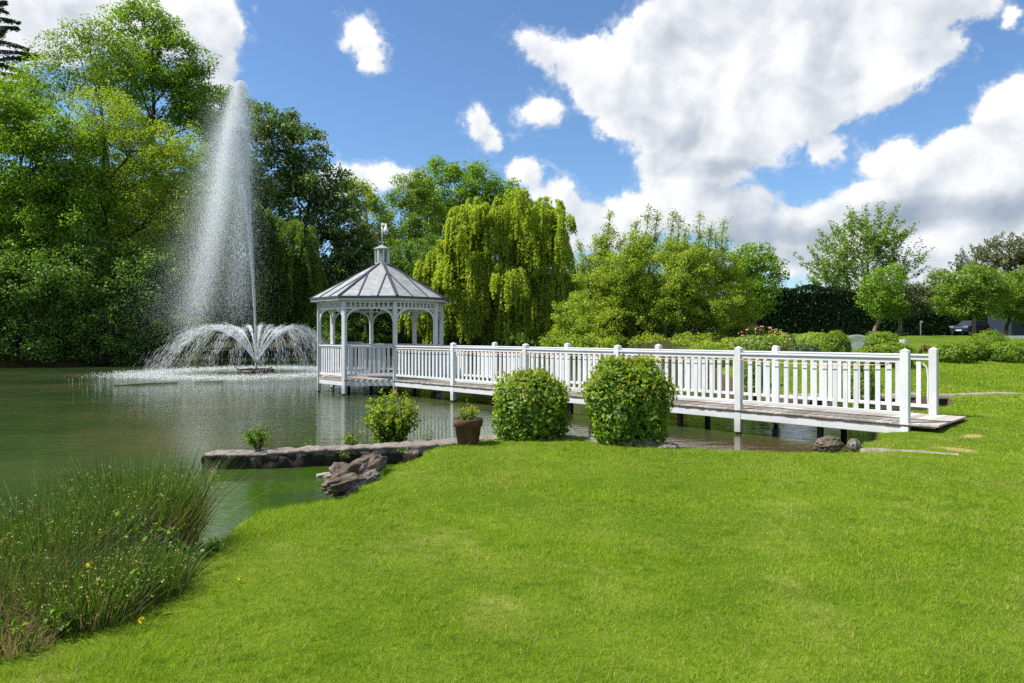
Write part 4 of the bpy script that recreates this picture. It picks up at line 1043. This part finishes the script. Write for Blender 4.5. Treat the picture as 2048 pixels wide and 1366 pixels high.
P_ = np.array(c) + np.array([0, 0, .45]) + d * np.array([1.14, 1.14, .80]) ; np_mesh('blossom', leaves(P_, .075, .9, up=.2), 4, FLR, rb)
for lab, px, Z, hp, ty in [('low grey mound of planting round the pale forked trunk', 1797, 50.5, 15, 667), ('low grey mound of planting round the leaning trunk', 1748, 49.5, 12, 668)]:
    c = at(px, Z); bush('ground_mound', lab, 'plant', 'mounds under the small trees', c, (hp / F * Z, hp / F * Z, .35), 'pine', .09, 900, stems=0)

# sprigs: small leafy plants with stems
def sprig(name, label, cat, c, h, spread, n_st, lm, size, per=16, tips=True, lean=(0, 0), group=None):
    c = Vector(c); t = empty(name, c, label, cat, group); m = MB(); Cs = []; Ts = []
    for _ in range(n_st):
        a = random.random() * 6.28; r_ = random.random() ** .6 * spread; e = c + Vector((math.cos(a) * r_ + lean[0], math.sin(a) * r_ + lean[1], h * random.uniform(.55, 1.0) * (1 - .35 * (r_ / spread) ** 2)))
        s0 = c + Vector((math.cos(a) * spread * .15, math.sin(a) * spread * .15, -.03)); pts = limb(m, s0, e, .007 * h / .5 + .002, .002, 5, .05, 4)
        for i in range(per):
            q = (.25 + .75 * i / per) * 5; k = min(4, int(q)); p = pts[k].lerp(pts[k + 1], q - k); Cs.append(np.array(p) + rng.normal(size=3) * size * .55)
        if tips: Ts += [np.array(pts[-1]) + rng.normal(size=3) * size * .4 for _ in range(8)]
    m.build('stems', BK, t); C_ = np.array(Cs); np_mesh('foliage', leaves(C_, size, .55, up=.4), 4, LM[lm], t)
    if tips: np_mesh('shoot_leaves', leaves(np.array(Ts), size * .8, .45, D=np.tile([0, 0, 1.], (len(Ts), 1))), 4, LM['tip'], t)
    return t
SH = at(783, 9.85); SH.z = .12
sprig('pond_shrub', 'open bright shrub with bare stems between the rock ledge and the gazebo', 'shrub', SH, .88, .42, 90, 'laurel', .062, 26)
S2 = at(712, 9.8); S2.z = .1; sprig('pond_shrub', 'low bright sprouts left of the open shrub behind the rock ledge', 'shrub', S2, .34, .18, 10, 'laurel', .05, 10)
S3 = at(757, 9.75); S3.z = .1; sprig('pond_shrub', 'dark-stemmed sprouts at the foot of the open shrub', 'shrub', S3, .30, .14, 9, 'laurel', .05, 10)
S4 = at(850, 9.7); S4.z = .05; sprig('pond_shrub', 'thin grassy sprouts between the open shrub and the flower pot', 'shrub', S4, .42, .2, 10, 'weed', .035, 8, False)
S5 = W3(515, 893, 9.15); sprig('ledge_plant', 'small bright green plant growing on the tip of the rock ledge', 'plant', S5, .33, .2, 28, 'laurel', .045, 14, False)
S6 = W3(617, 886, 9.35); sprig('ledge_plant', 'tiny seedling on the middle of the rock ledge', 'plant', S6, .06, .06, 5, 'weed', .03, 4, False)
for px, py, Z_, lab in ((690, 915, 9.1, 'green tuft clinging to the side of the rock ledge'), (810, 905, 9.15, 'leafy tuft where the rock ledge meets the lawn')): sprig('ledge_plant', lab, 'plant', W3(px, py, Z_), .12, .1, 8, 'weed', .03, 6, False)
S7 = at(1703, 8.95); S7.z = .1; sprig('waterside_plant', 'green leafy plant between the two brown rocks', 'plant', S7, .26, .10, 12, 'weed', .06, 7, False)
S8 = at(735, 7.6); S8.z = .15
# pot
pt = at(936, 9.35); pt.z = .27
pot = empty('flower_pot', pt, 'large rusty brown flower pot holding a small green plant at the lawn edge', 'flower pot')
m_, g = mat('rusty_pot'); t_ = g.new('ShaderNodeTexCoord'); n_ = g.noise(t_.outputs['Object'], 9, 6, .7); n2_ = g.noise(t_.outputs['Object'], 40, 4, .7)
finish(g, principled(g, g.ramp(g.math('ADD', g.math('MULTIPLY', n_, .6), g.math('MULTIPLY', n2_, .4)), [(.35, (.045, .024, .015)), (.52, (.105, .055, .032)), (.66, (.20, .12, .075))]), .85, .25, bump(g, n2_, .3, .006)))
m = MB(); m.lathe((pt.x, pt.y, pt.z), [(.115, -.03), (.145, 0), (.178, .235), (.198, .24), (.208, .335), (.200, .345), (.188, .335), (.182, .27), (.0, .27)], 28); m.build('pot_body', m_, pot)
m = MB(); m.lathe((pt.x, pt.y, pt.z), [(.184, .28), (.1, .300), (.0, .305)], 18); m.build('soil', flat('potting_soil', (.05, .035, .025), .95, .1, .4, 40, .8), pot)
sprig('potted_plant', 'small red-tipped green plant growing in the rusty pot', 'plant', (pt.x, pt.y, pt.z + .29), .25, .16, 28, 'weed', .042, 9, True)

# ------------------------------------------------------------------ rocks
from mathutils import noise as mn
def rock(name, label, c, size, rot, m_, seed, group=None, amp=.35, sub=4, tilt=(0, 0), cat='rock'):
    bm = bmesh.new(); bmesh.ops.create_icosphere(bm, subdivisions=sub, radius=1); o3 = Vector((seed * 3.1, seed * 1.7, seed))
    for v in bm.verts:
        p = v.co.copy(); q = p * 1.1 + o3
        d = mn.fractal(q, 1., 2., 5) * amp + (abs(mn.noise(q * 2.3)) - .2) * amp * .8
        cr = mn.cell(q * 1.6) * amp * .12 + mn.noise(q * 6) * amp * .14 + abs(mn.noise(q * 12)) * amp * .12
        v.co = p * (1 + d + cr)
        for k in range(3): v.co[k] = math.copysign(abs(v.co[k]) ** .85, v.co[k])
    M = Matrix.Rotation(rot, 4, 'Z') @ Matrix.Rotation(tilt[0], 4, 'X') @ Matrix.Rotation(tilt[1], 4, 'Y') @ Matrix.Diagonal((*[s / 2 for s in size], 1)); bm.transform(M)
    me = bpy.data.meshes.new(name); bm.to_mesh(me); bm.free(); me.materials.append(m_); me.polygons.foreach_set('use_smooth', [sub > 4] * len(me.polygons))
    o = bpy.data.objects.new(name, me); COL.objects.link(o); o.location = c; return tag(o, label, cat, group)
GR = 'rocks by the rock ledge'
rock('rock', 'big craggy reddish-brown rock leaning against the lawn edge', W3(716, 945, 7.55), (.62, .31, .27), R(38), RK_BROWN, 3, GR, .4, 5, (0, R(-22)))
rock('rock', 'flat pointed rock at the lower end of the craggy one', W3(690, 966, 7.15), (.46, .24, .14), R(30), RK_BROWN, 9, GR, .4, 5, (0, R(-10)))
rock('rock', 'grey slanting rock between the craggy one and the grass', W3(720, 968, 7.2), (.42, .18, .14), R(34), RK_GREY, 5, GR, .35, 5, (0, R(-24)))
rock('rock', 'small round rock on the water side of the craggy one', W3(680, 938, 7.75), (.22, .18, .14), R(10), RK_BROWN, 6, GR, .3, 5)
rock('rock', 'small sunken rock barely above the green water', W3(655, 950, 8.5), (.26, .16, .06), R(5), RK_SLAB, 7, GR, .25, 4)
rock('rock', 'larger brown rock at the waterline under the bridge end', W3(1656, 889, 8.95), (.34, .26, .19), R(10), RK_BROWN, 11, 'rocks by the bridge end', .35, 5, (0, R(-10)))
rock('rock', 'smaller pale brown rock right of the leafy plant', W3(1708, 890, 8.85), (.17, .14, .15), R(40), RK_GREY, 12, 'rocks by the bridge end', .3, 5)
for x, y, Z_, sz_ in ((1035, 873, 10.0, (.5, .3, .1)), (1115, 875, 9.95, (.55, .3, .1)), (1205, 878, 9.75, (.45, .3, .12)), (1278, 884, 9.5, (.5, .3, .16)), (975, 873, 10.0, (.35, .3, .1)), (1335, 889, 9.3, (.3, .2, .12))):
    pass
stl = ['flat grey bank stone under the left side of the smaller laurel', 'flat grey bank stone under the right side of the smaller laurel', 'flat grey bank stone below the larger laurel, left part', 'dark blocky bank stone below the right side of the larger laurel', 'pale bank stone just right of the flower pot', 'bank stone at the right foot of the larger laurel']
for lab, (x, y, Z_, sz_) in zip(stl, ((1035, 872, 9.95, (.6, .36, .14)), (1118, 873, 9.85, (.6, .36, .14)), (1205, 878, 9.55, (.6, .36, .16)), (1278, 883, 9.3, (.52, .34, .2)), (978, 873, 9.85, (.42, .3, .12)), (1335, 889, 9.1, (.3, .24, .14)))):
    rock('bank_stone', lab, W3(x, y, Z_) - Vector((0, 0, .05)), sz_, R(3), RK_SLAB if 'pale' in lab else RK_GREY, x * .01, 'stones along the bank under the laurels', .16, 4, cat='stone')


def ledge():
    n = 110; ms = 28; a = np.array([-4.08, 9.02]); b = np.array([-.62, 9.62]); V = []
    for i in range(n):
        t = i / (n - 1); c = a + (b - a) * t; dx, dy = (b - a) / np.linalg.norm(b - a); nrm = np.array([-dy, dx])
        hw = .15 + .04 * math.sin(t * 9) + .06 * t; ztop = .20 + .09 * t + .018 * mn.noise(Vector((t * 9, 0, 0))); endf = min(1, (t / .05)) ** .5 * min(1, (1 - t) / .03 + .2) ** .5
        for j in range(ms):
            an = 2 * math.pi * j / ms; cx_ = math.cos(an); cz_ = math.sin(an); e = .45
            u = math.copysign(abs(cx_) ** e, cx_) * hw * endf; z = math.copysign(abs(cz_) ** e, cz_)
            zz = (ztop + (-.06 if 0 else 0)) if z > 0 else -.15
            z3 = (z + 1) / 2 * (ztop + .15) - .15
            q = Vector((t * 22, u * 7, z3 * 9)); side = 1 - max(0, cz_) ** 2
            crease = -.05 * math.exp(-((z3 - ztop + .07) / .022) ** 2) + .03 * math.exp(-((z3 - ztop + .02) / .03) ** 2)
            dsp = (mn.fractal(q * .5, 1., 2., 6) * .075 + (abs(mn.noise(q)) - .2) * .06) * side + crease * side
            under = -.05 * max(0, (ztop * .5 - z3) / .2)
            uu = u + math.copysign(1, cx_) * (dsp + under * side); z3 += mn.fractal(q, 1., 2., 5) * .018 - (.012 * max(0, 1 - abs(t - .33) / .012) + .02 * max(0, 1 - abs(t - .62) / .010) + .012 * max(0, 1 - abs(t - .84) / .01)) * max(0, cz_)
            V.append((c[0] + nrm[0] * uu + dx * dsp * .5, c[1] + nrm[1] * uu, z3))
    Fc = [(i * ms + j, i * ms + (j + 1) % ms, (i + 1) * ms + (j + 1) % ms, (i + 1) * ms + j) for i in range(n - 1) for j in range(ms)]
    m_, g = mat('ledge_stone'); geo = g.new('ShaderNodeNewGeometry'); P_ = geo.outputs['Position']
    n1_ = g.noise(P_, 9, 8, .7); n2_ = g.noise(P_, 45, 6, .7); f = g.math('ADD', g.math('MULTIPLY', n1_, .6), g.math('MULTIPLY', n2_, .4)); s_ = g.new('ShaderNodeSeparateXYZ'); g.l.new(P_, s_.inputs[0])
    top_f = g.maprange(g.math('ADD', s_.outputs[2], g.math('MULTIPLY', g.math('SUBTRACT', n1_, .5), .16)), .13, .19)  # stone colour is dark low down and paler towards the top
    colr = g.mixc(top_f, g.ramp(f, [(.36, (.010, .008, .006)), (.55, (.035, .028, .020)), (.68, (.11, .085, .06))]), g.ramp(f, [(.34, (.085, .068, .055)), (.5, (.20, .17, .145)), (.66, (.38, .335, .29))]))
    finish(g, principled(g, colr, .88, .25, bump(g, f, 1., .035)))
    o = idx_mesh('rock_ledge', V, Fc, m_); bm = bmesh.new(); bm.from_mesh(o.data); bmesh.ops.holes_fill(bm, edges=[e for e in bm.edges if e.is_boundary]); bm.to_mesh(o.data); bm.free()
    tag(o, 'long low weathered rock ledge running out into the water from the lawn', 'ledge')
ledge()


def edging(label, pts, wd, zoff=.012):
    n = 40; V = []; P = [Vector((*p, 0)) for p in pts]; L = [0]
    for i in range(len(P) - 1): L.append(L[-1] + (P[i + 1] - P[i]).length)
    for i in range(n + 1):
        s_ = L[-1] * i / n; k = max(j for j in range(len(P) - 1) if L[j] <= s_ + 1e-9); c = P[k].lerp(P[k + 1], (s_ - L[k]) / (L[k + 1] - L[k])); d = (P[k + 1] - P[k]).normalized(); nn_ = Vector((-d.y, d.x, 0))
        for j, w in enumerate((-1, -.96, 0, .96, 1)):
            hw = wd / 2 * (1 + .25 * mn.noise(Vector((s_ * 3, j, wd * 9)))); q = c + nn_ * w * hw; z = float(land(q.x, q.y)); V.append((q.x, q.y, z + (zoff + .012 * mn.noise(q * 5) if abs(w) < 1 else -.08)))
    Fc = [(i * 5 + j, i * 5 + j + 1, (i + 1) * 5 + j + 1, (i + 1) * 5 + j) for i in range(n) for j in range(4)]
    tag(idx_mesh('edging_stone', V, Fc, KERB), label, 'edging', 'stone edging of the pond')
edging('narrow stone edging half sunk in the lawn near the bridge end', [(4.5, 8.82), (5.1, 8.5), (5.45, 8.33)], .11, .012)
edging('pale stone edging of the far lawn right of the footbridge', [(10.0, 16.2), (11.2, 16.45), (13.5, 16.6), (16, 16.7)], .22, .03)
edging('stone edging of the far lawn seen through the balusters', [(6.7, 16.85), (8.2, 16.6), (9.8, 16.55)], .2, .02)

# ------------------------------------------------------------------ rushes and weeds in the left corner
def rush(label, c, rad, n, h, straw, lean):
    c = Vector(c); t = empty('rush_clump', c, label, 'rushes', 'rush clumps in the left corner')
    for nm, cnt, lmm, w0 in (('blades', int(n * (1 - straw)), RUSHM, .0048), ('straw', int(n * straw), STRAWM, .0042)):
        a = rng.random(cnt) * 6.283; r = rad * rng.random(cnt) ** .6
        b = np.stack([c.x + r * np.cos(a), c.y + r * np.sin(a) * .8, np.full(cnt, c.z - .06)], 1)
        hh = h * rng.uniform(.45, 1.0, cnt) * (1 if nm == 'blades' else .85); splay = (.08 + .42 * (r / rad) * rng.random(cnt) + (.25 * rng.random(cnt) if nm == 'straw' else 0)) * hh
        od = np.stack([np.cos(a) + rng.normal(size=cnt) * .4, np.sin(a) + rng.normal(size=cnt) * .4], 1); ex = od * splay[:, None] + np.array(lean) * hh[:, None]
        bend = rng.uniform(.0, .35, cnt) * (1 + (nm == 'straw') * 1.2); fc = rng.random(cnt) * 3.14; side = np.stack([np.cos(fc) * .8 + .2, np.sin(fc) * .4, np.zeros(cnt)], 1) * w0
        P = [b]
        for q in (.33, .66, 1.): P.append(b + np.stack([ex[:, 0] * q ** 1.6, ex[:, 1] * q ** 1.6, hh * (q - bend * q ** 3 * .5)], 1))
        Vs = []
        for i in range(3):
            wa, wb = (1, .85, .55, .12)[i], (1, .85, .55, .12)[i + 1]; Vs.append(np.stack([P[i] - side * wa, P[i] + side * wa, P[i + 1] + side * wb, P[i + 1] - side * wb], 1))
        Vq = np.concatenate(Vs); np_mesh(nm, Vq, 4, lmm, t)
        if nm == 'blades' and straw < .7:
            k = rng.random(cnt) < .22; tip = P[2][k] * .55 + P[3][k] * .45; tip = np.repeat(tip, 4, 0) + rng.normal(size=(k.sum() * 4, 3)) * .010; np_mesh('seed_heads', leaves(tip, .012, .6), 4, SEEDM, t)
    return t
RUSHM = leafmat('rush_green', (.020, .060, .008), (.065, .135, .016), (.18, .25, .035), trans=.3, nscale=5)
STRAWM = leafmat('rush_straw', (.12, .075, .03), (.32, .23, .10), (.56, .46, .26), trans=.3, nscale=5, tcol=(1.1, 1, .8))
SEEDM = leafmat('rush_seed', (.22, .22, .04), (.36, .33, .07), (.48, .42, .12), trans=.3, nscale=5, tcol=(1.1, 1, .8))
rush('tallest rush clump, fanning out at the water edge', (-2.68, 4.85, .18), .38, 5200, .86, .30, (.02, 0))
rush('rush clump in the middle of the corner bed', (-2.88, 4.25, .2), .42, 4200, .72, .26, (0, 0))
rush('straw-coloured drooping rush clump at the left edge', (-2.95, 3.72, .2), .42, 4200, .60, .66, (0, 0))
rush('green rush clump beside the lawn in the corner bed', (-2.42, 3.95, .22), .26, 1500, .42, .12, (.04, 0))
rush('short dense rush clump at the lower lawn side of the corner bed', (-2.30, 3.68, .22), .25, 2200, .46, .3, (.0, 0))
rush('short dense rush clump between the weeds and the lawn', (-2.16, 4.02, .22), .22, 1700, .44, .15, (.0, 0))
rush('sprawling straw-coloured rush clump in the bottom left corner', (-2.62, 3.35, .2), .34, 2600, .40, .75, (-.1, 0))
for x, y, h_, sp_, lab in ((-2.15, 4.35, .26, .2, 'broad-leaved weeds at the foot of the tallest rush clump'), (-2.12, 3.72, .30, .2, 'bright leafy weeds in front of the middle rush clump'), (-2.35, 3.4, .2, .2, 'low weeds at the lawn side of the straw-coloured clump'), (-2.28, 4.25, .58, .2, 'tall pale green weeds growing through the rushes'), (-2.75, 3.75, .44, .2, 'yellow-green weeds sticking out of the straw-coloured clump'), (-2.1, 4.75, .1, .12, 'small weeds at the bank just right of the tallest rush clump')):
    sprig('weed_patch', lab, 'weeds', (x, y, hz(x, y)), h_, sp_, 15, 'weed', .040, 9, False, group='weeds among the rushes')
DF = flat('yellow_petals', (.80, .62, .02), .6)
for px, py, Z_, lab in ((178, 1131, 3.55, 'yellow flower among the rushes'), (480, 1162, 4.1, 'yellow dandelion on the lawn right of the rushes'), (282, 1240, 3.5, 'yellow dandelion at the lawn edge below the rushes')):
    p = W3(px, py, Z_); z0 = hz(p.x, p.y); t = empty('yellow_flower', (p.x, p.y, z0), lab, 'flower', 'yellow flowers by the rushes')
    p.z = max(p.z, z0 + .03); m = MB(); m.tube([(p.x, p.y, z0 - .02), (p.x, p.y, p.z)], .002, 4); m.build('stem', LM['weed'], t)
    n = 26; np_mesh('petals', leaves(np.array(p) + rng.normal(size=(n, 3)) * .006, .016, .5), 4, DF, t)

# ------------------------------------------------------------------ lawn grass
def blades(n, zmin, zmax, h0, w0, pw, xl=-40, xr=2090):
    """random points on the lawn, thinning with distance"""
    Zs = (rng.random(n) * (zmax ** pw - zmin ** pw) + zmin ** pw) ** (1 / pw); X = (rng.uniform(xl, xr, n) - CX) / F * Zs
    Y = Zs; d = sdist(X, Y) + wob(X, Y)
    k = d > .04; X, Y, d = X[k], Y[k], d[k]
    rel = np.stack([X - bp(4).x, Y - bp(4).y], 1); al = rel @ np.array([-U.x, -U.y]); ac = rel @ np.array([NN.x, NN.y]); k = ~((al < .52) & (al > -8) & (ac > -.1) & (ac < WB + .1))
    X, Y, d = X[k], Y[k], d[k]
    for (ax_, ay_), (bx_, by_) in (((4.5, 8.82), (5.2, 8.45)), ((5.2, 8.45), (5.75, 8.2))):
        v = np.array([bx_ - ax_, by_ - ay_]); t_ = np.clip(((X - ax_) * v[0] + (Y - ay_) * v[1]) / (v @ v), 0, 1); dd_ = np.hypot(X - ax_ - t_ * v[0], Y - ay_ - t_ * v[1]); k = dd_ > .07; X, Y, d = X[k], Y[k], d[k]
    for cx_, cy_, rx_ in ((5.75, 8.75, .2), (6.45, 9.55, .14), (8.2, 11.6, .2), (-2.75, 4.1, .5), (-2.9, 3.55, .35), (-2.4, 3.5, .42), (-2.1, 3.95, .2)):
        dd_ = np.hypot(X - cx_, Y - cy_); k = (dd_ > rx_) | (rng.random(len(X)) < .35); X, Y, d = X[k], Y[k], d[k]
    k = np.hypot(X - pt.x, Y - pt.y) > .15; X, Y, d = X[k], Y[k], d[k]
    n = len(X); Zg = H(X, Y, d - wob(X, Y)); sc = (Y / 5.) ** .6
    tuft = .72 + .56 * (np.sin(X * 31 + np.sin(Y * 23) * 2) * np.sin(Y * 29 + np.sin(X * 19) * 2) > .15)
    patchy = tuft * .75 + tuft * .5 * (.5 + .5 * np.sin(X * 2.3 + np.sin(Y * 1.9) * 2)) * (.5 + .5 * np.sin(Y * 2.9 + np.sin(X * 1.3) * 2))
    edge = 1 + 1.0 * np.exp(-np.abs(d) / .10) * (rng.random(n) < .5)
    h = h0 * rng.uniform(.45, 1.15, n) * patchy * edge; w_ = w0 * sc * rng.uniform(.6, 1.2, n); a = rng.random(n) * 6.283; ln = rng.normal(size=(n, 2)) * h[:, None] * .55
    s_ = np.stack([np.cos(a) * w_, np.sin(a) * w_, np.zeros(n)], 1); b = np.stack([X, Y, Zg - .004], 1); tip = b + np.stack([ln[:, 0], ln[:, 1], h], 1)
    return np.stack([b - s_, b + s_, tip], 1)
Vg = np.concatenate([blades(1150000, 2.7, 13.5, .034, .0019, .85), blades(160000, 12, 34, .05, .005, .9, 1500, 2090)])
tag(np_mesh('grass', Vg, 3, GB), 'short mown lawn grass', 'grass', None, 'stuff')

# ------------------------------------------------------------------ far small things
def slab(m, px0, px1, y, Z, t=.06, dp=.3): a = W3(px0, y, Z); b = W3(px1, y, Z); m.beam(a, b, dp, t)
for (x0, x1, y, Z, lab) in ((590, 634, 685, 58, 'white plank bench on the far bank behind the spray'), (682, 727, 685, 58, 'white plank bench seen through the gazebo posts')):
    t = empty('bench', W3((x0 + x1) / 2, y, Z) - Vector((0, 0, .4)), lab, 'bench', 'benches on the far bank'); m = MB(); slab(m, x0, x1, y, Z, .12, .4); m.build('seat', WP, t)
    m = MB(); slab(m, x0, x1, y + 8, Z + .3, .06, .1); m.build('rail', WPW, t)
    for q in (.12, .88):
        p = W3(x0 + (x1 - x0) * q, y, Z); g0 = hz(p.x, p.y); m = MB(); m.box((p.x, p.y, (p.z + g0) / 2 - .05), (.1, .3, p.z - g0)); m.build('leg', WPW, t)
ab = empty('arched_bridge', at(1716, 33), 'small white arched garden bridge among the clipped bushes', 'bridge')
for dy in (0, 1.0):
    m = MB(); pts = [W3(1690 + 50 * i / 12, 680 - 9 * math.sin(math.pi * i / 12) ** .8, 33 + dy) for i in range(13)]
    for i in range(12): m.beam(pts[i], pts[i + 1], .07, .09)
    m.build('handrail', WP, ab)
    m = MB(); lo = [W3(1690 + 50 * i / 12, 712 - 4 * math.sin(math.pi * i / 12), 33 + dy) for i in range(13)]
    for i in range(12): m.beam(lo[i], lo[i + 1], .07, .12)
    m.build('side_beam', WP, ab)
    for i in range(13):
        m = MB(); m.beam(lo[i], pts[i], .07 if i % 12 else .12, .03 if i % 12 else .12); m.build('baluster' if i % 12 else 'post', WP, ab)
m = MB()
for i in range(12): a_, b_ = W3(1690 + 50 * i / 12, 712 - 4 * math.sin(math.pi * i / 12), 33), W3(1690 + 50 * (i + 1) / 12, 712 - 4 * math.sin(math.pi * (i + 1) / 12), 33); m.beam(a_ + Vector((0, .5, .05)), b_ + Vector((0, .5, .05)), 1.0, .04)
m.build('deck', PL, ab)
bx_ = W3(1810, 685, 30); fs_ = empty('folded_sign', (bx_.x, bx_.y, hz(bx_.x, bx_.y)), 'small blank white folded board standing on the far lawn', 'sign')
for sx_ in (-1, 1): m = MB(); m.box((bx_.x + sx_ * .11, bx_.y + .05, bx_.z), (.21, .03, .26), R(25) * sx_); m.build('panel', WP, fs_)
m = MB(); m.box((bx_.x, bx_.y + .1, (bx_.z + hz(bx_.x, bx_.y)) / 2), (.05, .05, bx_.z - hz(bx_.x, bx_.y) + .3)); m.build('stake', WPW, fs_)
sp_ = at(1841, 50); sg = empty('sign_post', sp_, 'slim white post with a small plate in front of the dark hedge', 'sign post')
m = MB(); m.box((sp_.x, sp_.y, sp_.z + .55), (.07, .05, 1.2)); m.build('post', WP, sg); m = MB(); m.box((sp_.x + .02, sp_.y - .04, sp_.z + 1.05), (.19, .02, .13)); m.build('plate', WPW, sg)
fr = empty('low_barrier', at(2060, 40), 'low white barrier rail at the right edge of the far lawn', 'barrier')
a_, b_ = W3(2004, 674, 40), W3(2130, 674, 40); m = MB(); m.beam(a_, b_, .08, .16); m.build('rail', WP, fr)
for q in (.03, .5, .97): p = a_.lerp(b_, q); g0 = hz(p.x, p.y); m = MB(); m.box((p.x, p.y, (p.z + g0) / 2 - .1), (.09, .07, max(.1, p.z - g0 + .1))); m.build('post', WPW, fr)
p = at(1852, 25.5); t = empty('young_shrub', p, 'tiny bronze-leaved standard shrub on the far lawn', 'shrub'); m = MB(); m.tube([p, p + Vector((.01, 0, .34))], .008, 5); m.build('stem', BK, t)
V, _ = crown_leaves([(1852, 696, 11, 7)], 25.5, .05, 1.2, .08); np_mesh('crown', V, 4, LM['redleaf'], t)
p = at(1841, 25); t = empty('garden_lamp', p, 'small dark garden lamp on a stake in the far lawn', 'lamp'); m = MB(); m.tube([p, p + Vector((0, 0, .2))], .008, 5); m.build('stake', BLK, t); m = MB(); m.lathe((p.x, p.y, p.z + .2), [(.02, 0), (.06, .05), (.05, .16), (.075, .18), (.01, .23)], 10); m.build('lantern', BLK, t)

# cars
CARP, g = mat('dark_car_paint'); finish(g, principled(g, (.012, .018, .040), .35, .25, None, 0., **{'Coat Weight': .35, 'Coat Roughness': .1}))
CARB, g = mat('black_car_paint'); finish(g, principled(g, (.008, .008, .010), .35, .25, None, 0., **{'Coat Weight': .35, 'Coat Roughness': .1}))
CGL, g = mat('car_glass'); finish(g, principled(g, (.010, .014, .016), .06, .8))
RUB = flat('rubber', (.015, .015, .015), .8); RIM = flat('alloy', (.45, .45, .46), .3, .5, metal=.6); LMP = flat('headlamp', (.22, .23, .25), .2, .5)
def car(label, px, Z, L, h, paint, rot):
    x = (px - CX) / F * Z; c = Vector((x, Z, hz(x, Z))); t = empty('parked_car', c, label, 'car', 'dark cars parked under the trees'); Wd = 1.76; M = Matrix.Rotation(rot, 3, 'Z')
    prof = [(-.5, .28), (-.5, .5), (-.47, .62), (-.30, .70), (-.235, .74), (.40, .76), (.47, .70), (.5, .55), (.5, .28)]     # front is at -x
    cab = [(-.26, .70), (-.13, .985), (-.02, 1.0), (.22, .985), (.40, .74)]
    def ext(pf, w0, w1, zbase=None):
        vs = []; n = len(pf)
        for s_ in (-1, 1):
            for i, (a, z) in enumerate(pf):
                inset = (z - .6) / .4 * (w0 - w1) if z > .6 else 0; v = M @ Vector((a * L, s_ * (w0 - max(0, inset)) / 2 * (1 - .10 * (abs(a) * 2) ** 4), 0)); vs.append((c.x + v.x, c.y + v.y, c.z + z * h))
        fs = [(i, (i + 1) % n, (i + 1) % n + n, i + n) for i in range(n)] + [tuple(range(n))[::-1], tuple(range(n, 2 * n))]; return vs, fs
    m = MB(); m.add(*ext(prof, Wd, Wd * .9)); m.build('body', paint, t, .04)
    m = MB(); m.add(*ext(cab, Wd * .92, Wd * .70)); m.build('cabin_glass', CGL, t, .02)
    m = MB(); m.add(*ext([(-.125, .985), (-.02, 1.012), (.22, 1.0), (.25, .97), (-.02, .975)], Wd * .90, Wd * .72)); m.build('roof', paint, t, .02)
    for s_ in (-1, 1):
        for a in (-.31, .30):
            v = M @ Vector((a * L, s_ * (Wd / 2 - .08), 0)); ax = M @ Vector((0, s_, 0)); cc = c + v + Vector((0, 0, .32)); wm = MB(); wm.tube([cc - ax * .10, cc + ax * .10], .32, 20); wh = wm.build('wheel', RUB, t)
            wm = MB(); wm.tube([cc + ax * .09, cc + ax * .115], [.21, .19], 12); wm.build('rim', RIM, wh)
        v = M @ Vector((-.485 * L, s_ * Wd * .34, 0)); m = MB(); m.box((c.x + v.x, c.y + v.y, c.z + .58 * h), (.16, .38, .14), rot); m.build('headlight', LMP, t)
    v = M @ Vector((-.503 * L, 0, 0)); m = MB(); m.box((c.x + v.x, c.y + v.y, c.z + .36 * h), (.02, .5, .12), rot); m.build('number_plate', WP, t)
car('dark blue saloon car parked nose out under the round tree', 1945, 63, 4.4, 1.42, CARP, R(28))
car('taller black car parked behind the blue one', 2000, 65.5, 4.6, 1.72, CARB, R(28))
# shed
c = at(2075, 60); t = empty('garden_shed', c, 'blue-grey boarded shed at the right edge behind the trees', 'shed'); SHM = flat('blue_grey_boards', (.02, .03, .043), .7, .3)
m = MB(); m.box((c.x, c.y + 1.5, c.z + 1.1), (4.6, 3, 2.4))
for i in range(24): m.box((c.x - 2.3 + .1 + i * .195, c.y - .012, c.z + 1.1), (.03, .03, 2.38))
m.build('wall', SHM, t); m = MB(); m.box((c.x, c.y + 1.5, c.z + 2.36), (5, 3.4, .12)); m.build('roof', DKL, t); m = MB(); m.box((c.x - .6, c.y - .03, c.z + 1.0), (.9, .05, 2.0)); m.build('door', flat('shed_door', (.10, .13, .17)), t)
